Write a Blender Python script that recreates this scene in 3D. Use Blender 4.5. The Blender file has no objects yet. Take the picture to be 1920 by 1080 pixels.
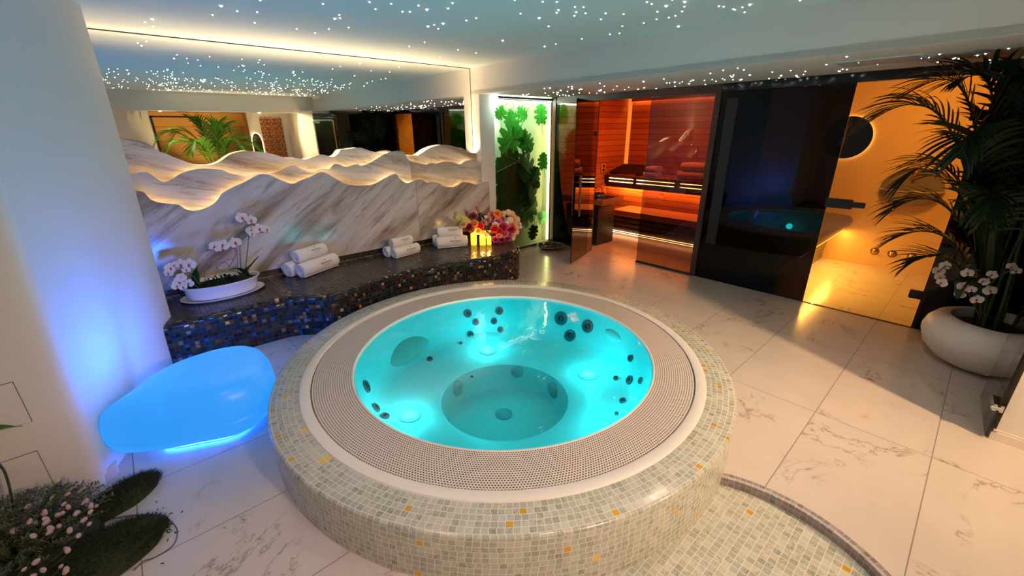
import bpy, bmesh, math, random
from mathutils import Vector, Matrix
random.seed(7)
PI = math.pi
sin, cos = math.sin, math.cos
SC = bpy.context.scene
COL = SC.collection

# ------------------------------------------------------------------ camera
FPX = 788.198                      # focal length in pixels of the 1920 px wide frame
YAW, PITCH, ROLL, CAMH = 0.7339, 0.3586, -0.0109, 1.65
def _rot():
    cy, sy = cos(YAW), sin(YAW)
    fw = Vector((sy, cy, 0)); r = Vector((cy, -sy, 0)); up = Vector((0, 0, 1))
    w = fw*cos(PITCH) - up*sin(PITCH); u = up*cos(PITCH) + fw*sin(PITCH)
    return r*cos(ROLL) + u*sin(ROLL), u*cos(ROLL) - r*sin(ROLL), w
CR, CU, CF = _rot()
cam = bpy.data.cameras.new('camera'); camo = bpy.data.objects.new('camera', cam); COL.objects.link(camo)
M = Matrix((CR, CU, -CF)).transposed().to_4x4(); M.translation = Vector((0, 0, CAMH))
camo.matrix_world = M
cam.sensor_width = 36; cam.lens = FPX/1920*36; cam.clip_start = 0.02
SC.camera = camo
# directions measured on the photo turned into points on real planes of the room
def ray(x, y): return CR*((x-960)/FPX) - CU*((y-540)/FPX) + CF
def onz(x, y, z=0.0):
    d = ray(x, y); return Vector((0, 0, CAMH)) + d*((z-CAMH)/d.z)
def onx(x, y, X):
    d = ray(x, y); return Vector((0, 0, CAMH)) + d*(X/d.x)
def ony(x, y, Y):
    d = ray(x, y); return Vector((0, 0, CAMH)) + d*(Y/d.y)

# ------------------------------------------------------------------ world, exposure
w = bpy.data.worlds.new('world'); SC.world = w; w.use_nodes = True
w.node_tree.nodes['Background'].inputs[0].default_value = (0.9, 0.75, 0.6, 1)
w.node_tree.nodes['Background'].inputs[1].default_value = 0.02
SC.view_settings.view_transform = 'Standard'; SC.view_settings.look = 'None'
SC.view_settings.exposure = 0.6; SC.view_settings.gamma = 1.0
try: SC.view_settings.use_curve_mapping = False
except Exception: pass
cy = SC.cycles
cy.use_denoising = True
cy.max_bounces = 10; cy.diffuse_bounces = 4; cy.glossy_bounces = 5; cy.transmission_bounces = 8; cy.transparent_max_bounces = 24
cy.sample_clamp_indirect = 4.0; cy.caustics_reflective = False; cy.caustics_refractive = False

# room lamps, mostly added fill (each sits in a lamp body built further down)
def light(name, kind, loc, energy, color, size=0.1, target=None, spot=None, blend=0.4, parent=None):
    l = bpy.data.lights.new(name, kind); l.energy = energy; l.color = color
    if kind == 'AREA': l.shape = 'DISK'; l.size = size
    else: l.shadow_soft_size = size
    if spot: l.spot_size = spot; l.spot_blend = blend
    o = bpy.data.objects.new(name, l); COL.objects.link(o); o.location = loc
    if target is not None:
        o.rotation_euler = (Vector(target)-Vector(loc)).to_track_quat('-Z', 'Y').to_euler()
    if parent: o.parent = parent
    return o
WARM = (1.0, 0.66, 0.36)
DOWNLIGHTS = [((2.62, -1.75, 2.11), 37, (1.0, 0.62, 0.32)), ((0.9, -1.75, 2.11), 15, (1.0, 0.70, 0.52)), ((-0.9, -1.75, 2.11), 7, (1.0, 0.58, 0.42))]  # first casts the pier's floor shadow, the other two are added fill
for i, (p, e, c) in enumerate(DOWNLIGHTS):
    dl = light('downlight_lamp', 'AREA', (p[0], p[1], p[2]-0.012), e, c, 0.13, target=((3.5, 1.9, 0), (1.3, 1.4, 0), (p[0], p[1], 0))[i])
    dl.data.spread = (1.75, 1.7, PI)[i]
FILL_LAMPS = [((0.85, 0.1, 2.372), 2.6, (1.0, 0.76, 0.68)), ((0.1, 1.3, 2.372), 2, (1.0, 0.70, 0.66)), ((2.75, 0.55, 2.372), 3.5, (1.0, 0.76, 0.58))]  # unseen ceiling lamps added as fill
for p, e, c in FILL_LAMPS:
    light('ceiling_fill_lamp', 'AREA', (p[0], p[1], p[2]-0.012), e, c, 0.09, target=(p[0], p[1], 0)).data.spread = 1.75

# ------------------------------------------------------------------ mesh builder
class MB:
    def __init__(s): s.v = []; s.f = []; s.uv = []
    def add(s, verts, faces, uvs=None):
        b = len(s.v); s.v += [tuple(v) for v in verts]
        for i, f in enumerate(faces):
            s.f.append([b+k for k in f]); s.uv.append(uvs[i] if uvs else None)
        return s
    def box(s, c, d, rz=0.0, m=None):
        x, y, z = d[0]/2, d[1]/2, d[2]/2
        vs = [Vector((sx*x, sy*y, sz*z)) for sx in (-1, 1) for sy in (-1, 1) for sz in (-1, 1)]
        R = m if m is not None else Matrix.Rotation(rz, 3, 'Z')
        vs = [R @ v + Vector(c) for v in vs]
        return s.add(vs, [(0, 1, 3, 2), (4, 6, 7, 5), (0, 4, 5, 1), (2, 3, 7, 6), (0, 2, 6, 4), (1, 5, 7, 3)])
    def span(s, a, b):
        return s.box([(a[i]+b[i])/2 for i in range(3)], [abs(b[i]-a[i]) for i in range(3)])
    def bbox(s, a, b, r=0.01, rz=0.0):
        """box with chamfered edges, centre a, size b"""
        bm = bmesh.new(); bmesh.ops.create_cube(bm, size=1.0)
        bmesh.ops.scale(bm, vec=b, verts=bm.verts)
        bmesh.ops.bevel(bm, geom=bm.edges[:], offset=r, segments=2, affect='EDGES', profile=0.5)
        R = Matrix.Rotation(rz, 3, 'Z')
        bm.verts.index_update()
        s.add([R @ v.co + Vector(a) for v in bm.verts], [[v.index for v in f.verts] for f in bm.faces]); bm.free()
        return s
    def grid(s, rows, cu=False, cv=False, uv=None):
        """rows: list of lists of points; cu closes along a row, cv closes rows"""
        n, m = len(rows), len(rows[0]); b = len(s.v)
        for r in rows: s.v += [tuple(p) for p in r]
        for i in range(n if cv else n-1):
            for j in range(m if cu else m-1):
                i2, j2 = (i+1) % n, (j+1) % m
                s.f.append([b+i*m+j, b+i*m+j2, b+i2*m+j2, b+i2*m+j])
                s.uv.append([uv(i, j), uv(i, j+1), uv(i+1, j+1), uv(i+1, j)] if uv else None)
        return s
    def lathe(s, prof, n=48, c=(0, 0, 0), sx=1.0, sy=1.0, cap0=False, cap1=False, uvs=None, rz=0.0):
        rows = []
        for r, z in prof:
            rows.append([(c[0]+cos(rz)*r*sx*cos(2*PI*k/n)-sin(rz)*r*sy*sin(2*PI*k/n), c[1]+sin(rz)*r*sx*cos(2*PI*k/n)+cos(rz)*r*sy*sin(2*PI*k/n), c[2]+z) for k in range(n)])
        uvf = None
        if uvs:
            N, t = uvs; L = [0]
            for a, b in zip(prof, prof[1:]): L.append(L[-1]+math.hypot(a[0]-b[0], a[1]-b[1]))
            uvf = lambda i, j: (N*j/n, L[i]/t)
        b = len(s.v)
        s.grid(rows, cu=True, uv=uvf)
        if cap0: s.f.append([b+k for k in range(n)][::-1]); s.uv.append(None)
        if cap1: s.f.append([b+(len(prof)-1)*n+k for k in range(n)]); s.uv.append(None)
        return s
    def tube(s, pts, r, n=8, cap=True):
        pts = [Vector(p) for p in pts]; rows = []; ref = Vector((0.13, 0.29, 0.95)); L = len(pts)
        for i, p in enumerate(pts):
            t = (pts[min(i+1, L-1)]-pts[max(i-1, 0)]).normalized()
            a = t.cross(ref)
            if a.length < 1e-3: a = t.cross(Vector((1, 0, 0)))
            a.normalize(); b = t.cross(a).normalized(); ref = b.cross(t) if False else ref
            rr = r[i] if isinstance(r, (list, tuple)) else r
            rows.append([p+(a*cos(2*PI*k/n)+b*sin(2*PI*k/n))*rr for k in range(n)])
        b0 = len(s.v); s.grid(rows, cu=True)
        if cap:
            s.f.append([b0+k for k in range(n)][::-1]); s.f.append([b0+(L-1)*n+k for k in range(n)]); s.uv += [None, None]
        return s
    def ball(s, c, r, nu=12, nv=8, rot=None, sq=1.0):
        rx, ry, rz = r if isinstance(r, (list, tuple)) else (r, r, r)
        rows = []
        for i in range(nv+1):
            th = PI*i/nv; rr = max(sin(th), 0.002); row = []
            for k in range(nu):
                v = Vector((rx*rr*cos(2*PI*k/nu), ry*rr*sin(2*PI*k/nu), -rz*cos(th)))
                if rot is not None: v = rot @ v
                row.append(v+Vector(c))
            rows.append(row)
        return s.grid(rows, cu=True)
    def prism(s, poly, fn, d0, d1):
        """2D polygon extruded; fn(a, b, d) -> point"""
        n = len(poly)
        A = [fn(a, b, d0) for a, b in poly]; B = [fn(a, b, d1) for a, b in poly]
        return s.add(A+B, [list(range(n))[::-1], [n+k for k in range(n)]] + [(k, (k+1) % n, n+(k+1) % n, n+k) for k in range(n)])
    def quad(s, *p): return s.add(p, [list(range(len(p)))])
    def build(s, name, mat, parent=None, smooth=True, ang=0.7, fix=True):
        me = bpy.data.meshes.new(name); me.from_pydata(s.v, [], s.f)
        if any(u for u in s.uv):
            ul = me.uv_layers.new(name='tile'); k = 0
            for p, u in zip(me.polygons, s.uv):
                for j, li in enumerate(p.loop_indices):
                    ul.data[li].uv = u[j] if u else (me.vertices[p.vertices[j]].co.x/0.025, me.vertices[p.vertices[j]].co.y/0.025)
        if fix:
            bm = bmesh.new(); bm.from_mesh(me); bmesh.ops.recalc_face_normals(bm, faces=bm.faces[:]); bm.to_mesh(me); bm.free()
        if smooth:
            me.polygons.foreach_set('use_smooth', [True]*len(me.polygons)); me.set_sharp_from_angle(angle=ang)
        me.materials.append(mat)
        o = bpy.data.objects.new(name, me); COL.objects.link(o)
        if parent is not None:
            o.parent = parent; o.matrix_parent_inverse = Matrix.Translation(-parent_loc(parent))
        return o
def parent_loc(o): return Vector(o.location)
def tag(o, label, cat, group=None, kind=None):
    o['label'] = label; o['category'] = cat
    if group: o['group'] = group
    o['kind'] = kind or 'thing'
    return o
def struct(o, label=None):
    o['kind'] = 'structure'
    if label: o['label'] = label
    return o
def thing(name, loc, label, cat, group=None, rz=0.0):
    o = bpy.data.objects.new(name, None); COL.objects.link(o); o.location = loc; o.rotation_euler = (0, 0, rz)
    o.empty_display_size = 0.1
    return tag(o, label, cat, group)
# parts of a thing are modelled in world space (build() keeps them there) or, with local=True, around the Empty's own base
def local(o): o.matrix_parent_inverse = Matrix.Identity(4); return o
def copy_tree(o, parent=None):
    c = o.copy(); COL.objects.link(c)
    if parent is not None: c.parent = parent
    for ch in list(o.children): copy_tree(ch, c)
    return c
def bez(pts, n=12):
    out = []
    for i in range(n+1):
        t = i/n; P = [Vector(p) for p in pts]
        while len(P) > 1: P = [a.lerp(b, t) for a, b in zip(P, P[1:])]
        out.append(P[0])
    return out
def catmull(pts, n=6):
    P = [Vector(p) for p in pts]; out = []
    for i in range(len(P)-1):
        p0, p1, p2, p3 = P[max(i-1, 0)], P[i], P[i+1], P[min(i+2, len(P)-1)]
        for k in range(n):
            t = k/n
            out.append(0.5*((2*p1)+(p2-p0)*t+(2*p0-5*p1+4*p2-p3)*t*t+(3*p1-p0-3*p2+p3)*t**3))
    out.append(P[-1]); return out

# ------------------------------------------------------------------ materials
class NT:
    def __init__(s, name):
        s.m = bpy.data.materials.new(name); s.m.use_nodes = True; s.t = s.m.node_tree; s.t.nodes.clear()
        s.out = s.t.nodes.new('ShaderNodeOutputMaterial')
    def n(s, typ, ins=None, **kw):
        nd = s.t.nodes.new('ShaderNode'+typ)
        for k, v in kw.items(): setattr(nd, k, v)
        for k, v in (ins or {}).items(): s.set(nd, k, v)
        return nd
    def set(s, nd, k, v):
        sock = nd.inputs[k]
        if isinstance(v, bpy.types.NodeSocket): s.t.links.new(v, sock)
        elif isinstance(v, bpy.types.Node): s.t.links.new(v.outputs[0], sock)
        else:
            if hasattr(sock.default_value, '__len__') and not hasattr(v, '__len__'): v = [v]*len(sock.default_value)
            if hasattr(v, '__len__') and len(v) == 3 and len(sock.default_value) == 4: v = tuple(v)+(1,)
            sock.default_value = v
    def math(s, op, a, b=None, c=None):
        ins = {0: a}
        if b is not None: ins[1] = b
        if c is not None: ins[2] = c
        return s.n('Math', ins, operation=op).outputs[0]
    def mix(s, fac, a, b, bt='MIX'):
        nd = s.t.nodes.new('ShaderNodeMix'); nd.data_type = 'RGBA'; nd.blend_type = bt
        for sock, v in ((nd.inputs[0], fac), (nd.inputs[6], a), (nd.inputs[7], b)):
            if isinstance(v, bpy.types.NodeSocket): s.t.links.new(v, sock)
            elif hasattr(v, '__len__'): sock.default_value = tuple(v)+(1,) if len(v) == 3 else v
            else: sock.default_value = v
        return nd.outputs[2]
    def ramp(s, fac, stops, interp='LINEAR'):
        nd = s.n('ValToRGB', {0: fac}); cr = nd.color_ramp; cr.interpolation = interp
        while len(cr.elements) < len(stops): cr.elements.new(0.5)
        for e, (p, c) in zip(cr.elements, stops): e.position = p; e.color = tuple(c)+(1,) if len(c) == 3 else c
        return nd.outputs[0]
    def obj(s): return s.n('TexCoord').outputs['Object']
    def pos(s): return s.n('NewGeometry').outputs['Position']
    def noise(s, vec, scale, detail=4, rough=0.5, dist=0.0):
        return s.n('TexNoise', {'Vector': vec, 'Scale': scale, 'Detail': detail, 'Roughness': rough, 'Distortion': dist})
    def bsdf(s, color, rough=0.5, metal=0.0, **kw):
        b = s.n('BsdfPrincipled', {'Base Color': color, 'Roughness': rough, 'Metallic': metal})
        for k, v in kw.items(): s.set(b, k.replace('_', ' '), v)
        return b
    def done(s, sh): s.t.links.new(sh.outputs[0] if isinstance(sh, bpy.types.Node) else sh, s.out.inputs[0]); return s.m
def lin(r, g, b):
    f = lambda c: (c/255)/12.92 if c/255 <= 0.04045 else ((c/255+0.055)/1.055)**2.4
    return (f(r), f(g), f(b))
def plain(name, c, rough=0.5, metal=0.0, vary=0.12, scale=9.0, bump=0.0, **kw):
    t = NT(name); nz = t.noise(t.obj(), scale, 5)
    col = t.mix(nz.outputs[0], tuple(x*(1-vary) for x in c), tuple(min(1, x*(1+vary)) for x in c))
    b = t.bsdf(col, rough, metal, **kw)
    if bump: t.set(b, 'Normal', t.n('Bump', {'Height': t.noise(t.obj(), scale*6, 5).outputs[0], 'Strength': bump, 'Distance': 0.01}))
    return t.done(b)
def glow(name, c, s, sample=True):
    t = NT(name); m = t.done(t.n('Emission', {'Color': c, 'Strength': s}))
    if not sample: m.cycles.emission_sampling = 'NONE'
    return m
def glass(name, tint, ior=1.5, refl=1.0, rough=0.0):
    t = NT(name)
    f = t.math('MULTIPLY', t.n('Fresnel', {'IOR': ior}).outputs[0], refl)
    sh = t.n('MixShader', {0: f, 1: t.n('BsdfTransparent', {0: tint}), 2: t.n('BsdfGlossy', {'Color': (1, 1, 1, 1), 'Roughness': rough})})
    return t.done(sh)
def mosaic(name, stops, grout, gold=0.0, rough=0.25, metal=0.0, g=0.05, vein=False, wob=0.0, shift=True, goldcol=(0.75, 0.42, 0.05), spec=0.5):
    t = NT(name); uv = t.n('UVMap', uv_map='tile').outputs[0]
    sp = t.n('SeparateXYZ', {0: uv}); v = sp.outputs[1]; u = sp.outputs[0]
    row = t.math('FLOOR', v)
    if shift: u = t.math('ADD', u, t.math('MULTIPLY', t.math('FRACT', t.math('MULTIPLY', row, 0.618)), 0.3))
    cell = t.n('CombineXYZ', {0: t.math('FLOOR', u), 1: row, 2: 0.0})
    wn = t.n('TexWhiteNoise', {'Vector': cell.outputs[0]}, noise_dimensions='2D')
    wn2 = t.n('TexWhiteNoise', {'Vector': t.n('VectorMath', {0: cell.outputs[0], 1: (37.3, 11.7, 0)}, operation='ADD').outputs[0]}, noise_dimensions='2D')
    fu, fv = t.math('FRACT', u), t.math('FRACT', v)
    e = lambda x: t.math('MINIMUM', x, t.math('SUBTRACT', 1.0, x))
    inside = t.math('GREATER_THAN', t.math('MINIMUM', e(fu), e(fv)), g)
    col = t.ramp(wn.outputs[0], stops, 'CONSTANT' if len(stops) > 4 else 'LINEAR')
    if vein:
        n1 = t.noise(t.obj(), 14, 8, 0.7, 1.5).outputs[0]
        vn = t.ramp(t.math('ABSOLUTE', t.math('SUBTRACT', n1, 0.5)), [(0.0, (0.25, 0.26, 0.25)), (0.02, (0.80, 0.80, 0.78)), (0.12, (1, 1, 1))])
        amt = t.math('MULTIPLY', wn2.outputs[0], 0.9)
        col = t.mix(amt, col, t.mix(1.0, col, vn, 'MULTIPLY'))
    isg = t.math('GREATER_THAN', wn2.outputs[0], 1.0-gold) if gold else 0.0
    if gold: col = t.mix(isg, col, goldcol)
    col = t.mix(inside, grout, col)
    rg = t.mix(inside, (0.7,)*3, (rough,)*3)
    b = t.bsdf(col, rg, t.math('MULTIPLY', inside, t.math('MAXIMUM', t.math('MULTIPLY', isg, 0.45), metal) if gold else metal), **{'Specular_IOR_Level': spec})
    bump = t.n('Bump', {'Height': inside, 'Strength': 0.35, 'Distance': 0.002})
    if wob:
        rnd = t.n('VectorMath', {0: t.n('VectorMath', {0: wn.outputs[1], 1: (0.5, 0.5, 0.5)}, operation='SUBTRACT').outputs[0], 3: wob}, operation='SCALE')
        nn = t.n('VectorMath', {0: t.n('VectorMath', {0: bump.outputs[0], 1: rnd.outputs[0]}, operation='ADD').outputs[0]}, operation='NORMALIZE')
        t.set(b, 'Normal', nn.outputs[0])
    else: t.set(b, 'Normal', bump)
    return t.done(b)
def marble_floor(name, tx, ty, ox, oy, base, joint, k=1.0):
    t = NT(name); p = t.pos(); sp = t.n('SeparateXYZ', {0: p})
    u = t.math('DIVIDE', t.math('SUBTRACT', sp.outputs[0], ox), tx); v = t.math('DIVIDE', t.math('SUBTRACT', sp.outputs[1], oy), ty)
    cell = t.n('CombineXYZ', {0: t.math('FLOOR', u), 1: t.math('FLOOR', v), 2: 0.0})
    wn = t.n('TexWhiteNoise', {'Vector': cell.outputs[0]}, noise_dimensions='2D')
    off = t.n('VectorMath', {0: wn.outputs[1], 3: 9.0}, operation='SCALE')
    q = t.n('VectorMath', {0: p, 1: off.outputs[0]}, operation='ADD').outputs[0]
    n1 = t.noise(q, 1.7, 7, 0.66, 0.9).outputs[0]
    a = t.math('ABSOLUTE', t.math('SUBTRACT', n1, 0.5))
    mask = t.ramp(t.noise(q, 2.6, 2).outputs[0], [(0.52, (0, 0, 0)), (0.66, (1, 1, 1))])
    vein = t.math('MULTIPLY', t.ramp(a, [(0.0, (1, 1, 1)), (0.004, (0.6,)*3), (0.012, (0, 0, 0))]), mask)
    vcol = t.mix(t.noise(q, 3.0, 2).outputs[0], (0.10, 0.085, 0.075), (0.36, 0.20, 0.08))
    cloud = t.mix(t.noise(q, 2.4, 6, 0.6).outputs[0], tuple(c*0.84 for c in base), tuple(min(1, c*1.08) for c in base))
    halo = t.math('MULTIPLY', t.ramp(a, [(0.0, (0.28,)*3), (0.04, (0, 0, 0))]), mask)
    col = t.mix(halo, cloud, tuple(c*0.62 for c in base)); col = t.mix(t.math('MULTIPLY', vein, 0.85), col, vcol)
    fu, fv = t.math('FRACT', u), t.math('FRACT', v)
    e = lambda x, s: t.math('MULTIPLY', t.math('MINIMUM', x, t.math('SUBTRACT', 1.0, x)), s)
    j = t.math('LESS_THAN', t.math('MINIMUM', e(fu, tx), e(fv, ty)), 0.0022)
    col = t.mix(j, col, joint)
    b = t.bsdf(col, t.mix(j, (0.22,)*3, (0.7,)*3)); return t.done(b)
def marble_wall(name, slope=0.55):
    t = NT(name); p = t.pos(); sp = t.n('SeparateXYZ', {0: p})
    X, Z = sp.outputs[0], sp.outputs[2]
    s1 = t.math('GREATER_THAN', X, 2.51)
    X2 = t.math('ADD', X, t.math('MULTIPLY', s1, 7.3))
    along = t.math('ADD', t.math('MULTIPLY', X2, cos(slope)), t.math('MULTIPLY', Z, sin(slope)))
    acro = t.math('SUBTRACT', t.math('MULTIPLY', Z, cos(slope)), t.math('MULTIPLY', X2, sin(slope)))
    q = t.n('CombineXYZ', {0: t.math('MULTIPLY', along, 0.26), 1: t.math('MULTIPLY', acro, 1.7), 2: t.math('MULTIPLY', sp.outputs[1], 3.0)}).outputs[0]
    n1 = t.noise(q, 2.2, 9, 0.62, 0.7).outputs[0]; n2 = t.noise(q, 8.0, 8, 0.7, 0.5).outputs[0]
    col = t.ramp(n1, [(0.30, (0.15, 0.105, 0.075)), (0.41, (0.33, 0.27, 0.22)), (0.50, (0.50, 0.45, 0.41)), (0.60, (0.60, 0.57, 0.54)), (0.74, (0.36, 0.31, 0.26))])
    d = t.ramp(n2, [(0.36, (0.42, 0.36, 0.33)), (0.47, (1, 1, 1)), (0.62, (1, 1, 1)), (0.72, (0.84, 0.80, 0.77))])
    col = t.mix(0.65, col, t.mix(1.0, col, d, 'MULTIPLY'))
    sm = t.math('LESS_THAN', t.math('ABSOLUTE', t.math('SUBTRACT', X, 2.51)), 0.0022)
    col = t.mix(sm, col, (0.22, 0.2, 0.18))
    return t.done(t.bsdf(col, 0.15))
def wood(name, c1, c2, board=0.092, axis=2, rough=0.55, gap=0.004):
    t = NT(name); p = t.pos(); sp = t.n('SeparateXYZ', {0: p}); h = t.math('DIVIDE', sp.outputs[axis], board)
    wn = t.n('TexWhiteNoise', {'W': t.math('FLOOR', h)}, noise_dimensions='1D')
    q = t.n('VectorMath', {0: p, 1: (1.2, 1.2, 26.0) if axis == 2 else (26.0, 1.2, 1.2)}, operation='MULTIPLY').outputs[0]
    q = t.n('VectorMath', {0: q, 1: wn.outputs[1]}, operation='ADD').outputs[0]
    g = t.noise(q, 1.6, 6, 0.6, 0.4).outputs[0]
    col = t.mix(t.math('MULTIPLY_ADD', wn.outputs[0], 0.55, t.math('MULTIPLY', g, 0.45)), c1, c2)
    fr = t.math('FRACT', h); ln = t.math('LESS_THAN', t.math('MULTIPLY', t.math('MINIMUM', fr, t.math('SUBTRACT', 1.0, fr)), board), gap)
    col = t.mix(ln, col, tuple(x*0.18 for x in c1))
    return t.done(t.bsdf(col, rough))
# ================================================================== THE ROOM
YM, XB, ZC, ZS, XS, YP = 4.664, 3.545, 2.378, 2.078, 4.805, 4.414
TC, TR = Vector((1.66, 1.929, 0)), 1.4249        # the round tub: centre, outer radius
PLASTER = plain('plaster', (0.74, 0.70, 0.65), 0.75, vary=0.03, scale=3)
CEILM = plain('ceiling_paint', (0.70, 0.77, 0.78), 0.8, vary=0.02, scale=2)
FLOORM = marble_floor('marble_tiles', 1.05, 0.527, 2.832 - 1.05*4, 0.352 - 0.527*8, (0.56, 0.50, 0.45), (0.20, 0.17, 0.14))
CARR = [(0.0, (0.34, 0.36, 0.30)), (0.35, (0.41, 0.43, 0.36)), (0.7, (0.46, 0.47, 0.39)), (1.0, (0.50, 0.50, 0.42))]
MOS = mosaic('carrara_mosaic', CARR, (0.62, 0.59, 0.51), gold=0.026, rough=0.22, vein=True)
MOSF = mosaic('carrara_mosaic_floor', CARR, (0.62, 0.57, 0.48), gold=0.012, rough=0.3, vein=True, shift=False)
BLACKM = plain('black_metal', (0.008, 0.008, 0.008), 0.5, vary=0.1)
BRONZE = plain('bronze_metal', (0.06, 0.034, 0.022), 0.5, 0.2)
STEEL = plain('steel', (0.6, 0.58, 0.55), 0.25, 1.0, vary=0.05)
MIRROR = NT('mirror'); MIRROR = MIRROR.done(MIRROR.n('BsdfGlossy', {'Color': (0.90, 0.90, 0.88, 1), 'Roughness': 0.0}))
TINT = glass('smoked_glass', (0.60, 0.50, 0.43, 1))
TINT2 = glass('grey_glass', (0.55, 0.52, 0.48, 1))
CLEAR = glass('amber_clear_glass', (0.93, 0.90, 0.85, 1), refl=0.5)
DARKG = glass('black_glass', (0.09, 0.075, 0.065, 1), refl=0.5)
LEDW = glow('warm_led', (1.0, 0.66, 0.30, 1), 15)

# --- floor: one sheet of marble tiles with a round opening for the tub and the sunken mosaic step
FC, FR = Vector((1.33, 0.24, 0)), 0.65           # sunken round mosaic step in front of the tub
def floor_hole():
    R = TR - 0.012; d = (FC-TC).length
    a = (R*R - FR*FR + d*d)/(2*d); h = math.sqrt(R*R-a*a); ex = (FC-TC).normalized(); ey = Vector((-ex.y, ex.x, 0))
    p1, p2 = TC+ex*a+ey*h, TC+ex*a-ey*h
    ang = lambda p, c: math.atan2(p.y-c.y, p.x-c.x)
    def arc(c, r, a0, a1, n): 
        while a1 <= a0: a1 += 2*PI
        return [c+Vector((r*cos(a0+(a1-a0)*k/n), r*sin(a0+(a1-a0)*k/n), 0)) for k in range(n)]
    return arc(TC, R, ang(p1, TC), ang(p2, TC), 110) + arc(FC, FR, ang(p2, FC), ang(p1, FC), 40), p1, p2
hole, HP1, HP2 = floor_hole()
bm = bmesh.new()
def loop(pts):
    vs = [bm.verts.new(p) for p in pts]; return [bm.edges.new((vs[i], vs[(i+1) % len(vs)])) for i in range(len(vs))]
es = loop([Vector((x, y, 0)) for x, y in ((-1.7, -2.6), (7.2, -2.6), (7.2, 4.8), (-1.7, 4.8))]) + loop(hole)
bmesh.ops.triangle_fill(bm, edges=es, use_beauty=True)
me = bpy.data.meshes.new('floor'); bm.to_mesh(me); bm.free(); me.materials.append(FLOORM)
fl = bpy.data.objects.new('floor', me); COL.objects.link(fl); struct(fl, 'cream marble tile floor with brown veins')
if fl.data.polygons[0].normal.z < 0: fl.data.flip_normals()
b = MB(); b.lathe([(FR-0.03, -0.045), (0.3, -0.046), (0.001, -0.046)], 64, FC); b.uv = [None]*len(b.f)
def floor_uv(b):
    b.uv = [[(b.v[k][0]/0.031, b.v[k][1]/0.031) for k in f] for f in b.f]
floor_uv(b); struct(b.build('floor', MOSF), 'sunken round mosaic step floor with gold tiles')
b = MB(); b.lathe([(FR-0.034, -0.046), (FR-0.034, 0.0), (FR-0.03, 0.003), (FR+0.002, 0.003), (FR+0.004, 0.0)], 96, FC, uvs=(150, 0.03))
GREYM = mosaic('grey_mosaic', [(0, (0.20, 0.17, 0.17)), (1, (0.32, 0.28, 0.27))], (0.40, 0.36, 0.33), rough=0.3, vein=True, shift=False)
# only the arc outside the tub
keep = [i for i, f in enumerate(b.f) if (Vector(b.v[f[0]])-TC).xy.length > TR-0.02]
b.f = [b.f[i] for i in keep]; b.uv = [b.uv[i] for i in keep]
struct(b.build('trim_1', GREYM), 'grey mosaic riser edging the sunken round step')

# --- ceilings, beams
def slab(name, a, c, mat, label=None): return struct(MB().span(a, c).build(name, mat, smooth=False), label)
slab('ceiling', (-1.7, -1.1, ZC), (XB+0.06, 4.8, ZC+0.06), CEILM, 'pale starlit ceiling over the tub')
slab('ceiling', (XB, -2.6, ZS), (XS+0.06, 4.66, ZS+0.05), PLASTER, 'lower starlit ceiling in front of the sauna and steam room glass')
slab('ceiling', (-1.7, -3.0, 2.14), (XB, -1.1, 2.18), CEILM, 'lower ceiling behind the camera')
slab('beam_right', (XB, -2.6, ZS+0.002), (XB+0.08, YM+0.05, ZC+0.06), PLASTER)
slab('beam_rear', (-1.7, -1.30, 2.052), (XB, -1.08, ZC+0.06), PLASTER)
# --- wall behind the mirror, pillar right of it
slab('wall_back', (-1.7, YM+0.012, 0), (XB+0.3, YM+0.1, ZC+0.05), PLASTER)
slab('wall_pillar', (XB, 4.505, 0), (3.785, YM+0.012, ZS), PLASTER, 'plaster pillar at the right end of the mirror')
m = MB().span((-0.3, YM, 0.45), (XB-0.004, YM+0.008, ZC-0.006)).build('large_mirror', MIRROR, smooth=False)
tag(m, 'large wall mirror above the marble mountain panels', 'mirror')
ed = MB(); ed.span((-0.3, YM-0.003, ZC-0.008), (XB-0.002, YM+0.004, ZC-0.002)); ed.span((XB-0.006, YM-0.003, 0.45), (XB-0.001, YM+0.004, ZC-0.002))
ed.build('mirror_edge', BLACKM, m, smooth=False)['label'] = 'thin dark mirror edge'
# --- rounded wall on the left, leaning a little, with a flared head under the beam
def wall_left():
    plan0 = [(-1.7, 2.58), (-0.62, 2.58), (-0.50, 2.58), (-0.455, 2.584), (-0.43, 2.595), (-0.412, 2.615), (-0.402, 2.645), (-0.392, 2.69), (-0.27, 3.02), (-0.17, 3.33), (-0.08, 3.6), (0.022, 3.9), (0.024, 4.2), (0.026, YM)]
    def lean(p, k, out):
        x, y = p; t = max(0.0, min(1.0, (x+0.62)/0.64))
        return (x + k*(0.052*t + 0.05*max(0.0, 1-abs(t-0.32)*3)) + out*t*(1-t)*0.5, y - out*1.6*(1-t)**2)
    rows = []
    for z, k, o in ((0, 0, 0), (0.5, 0.3, 0), (1.0, 0.55, 0), (1.5, 0.8, 0), (2.03, 1.0, 0), (2.07, 1.0, 0.012), (2.12, 1.0, 0.035), (2.16, 1.0, 0.042), (2.26, 1.02, 0.042), (ZC, 1.05, 0.042)):
        rows.append([lean(p, k, o)+(z,) for p in plan0])
    b = MB().grid(rows); return struct(b.build('wall_left', PLASTER, ang=1.0), 'rounded plaster wall on the left, lit blue by the pouf')
wall_left()
bb = MB(); bp = [(-1.7, 2.565), (-0.62, 2.565), (-0.52, 2.568), (-0.45, 2.583), (-0.405, 2.615), (-0.372, 2.665)]
for off, z0, z1 in ((0.0, 0, 0.05), (0.006, 0.05, 0.062)):
    bb.grid([[(x+off*0.4, y+off, z0) for x, y in bp], [(x+off*0.4, y+off, z1) for x, y in bp], [(x+off*0.4, y+off+0.02, z1) for x, y in bp]])
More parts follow.
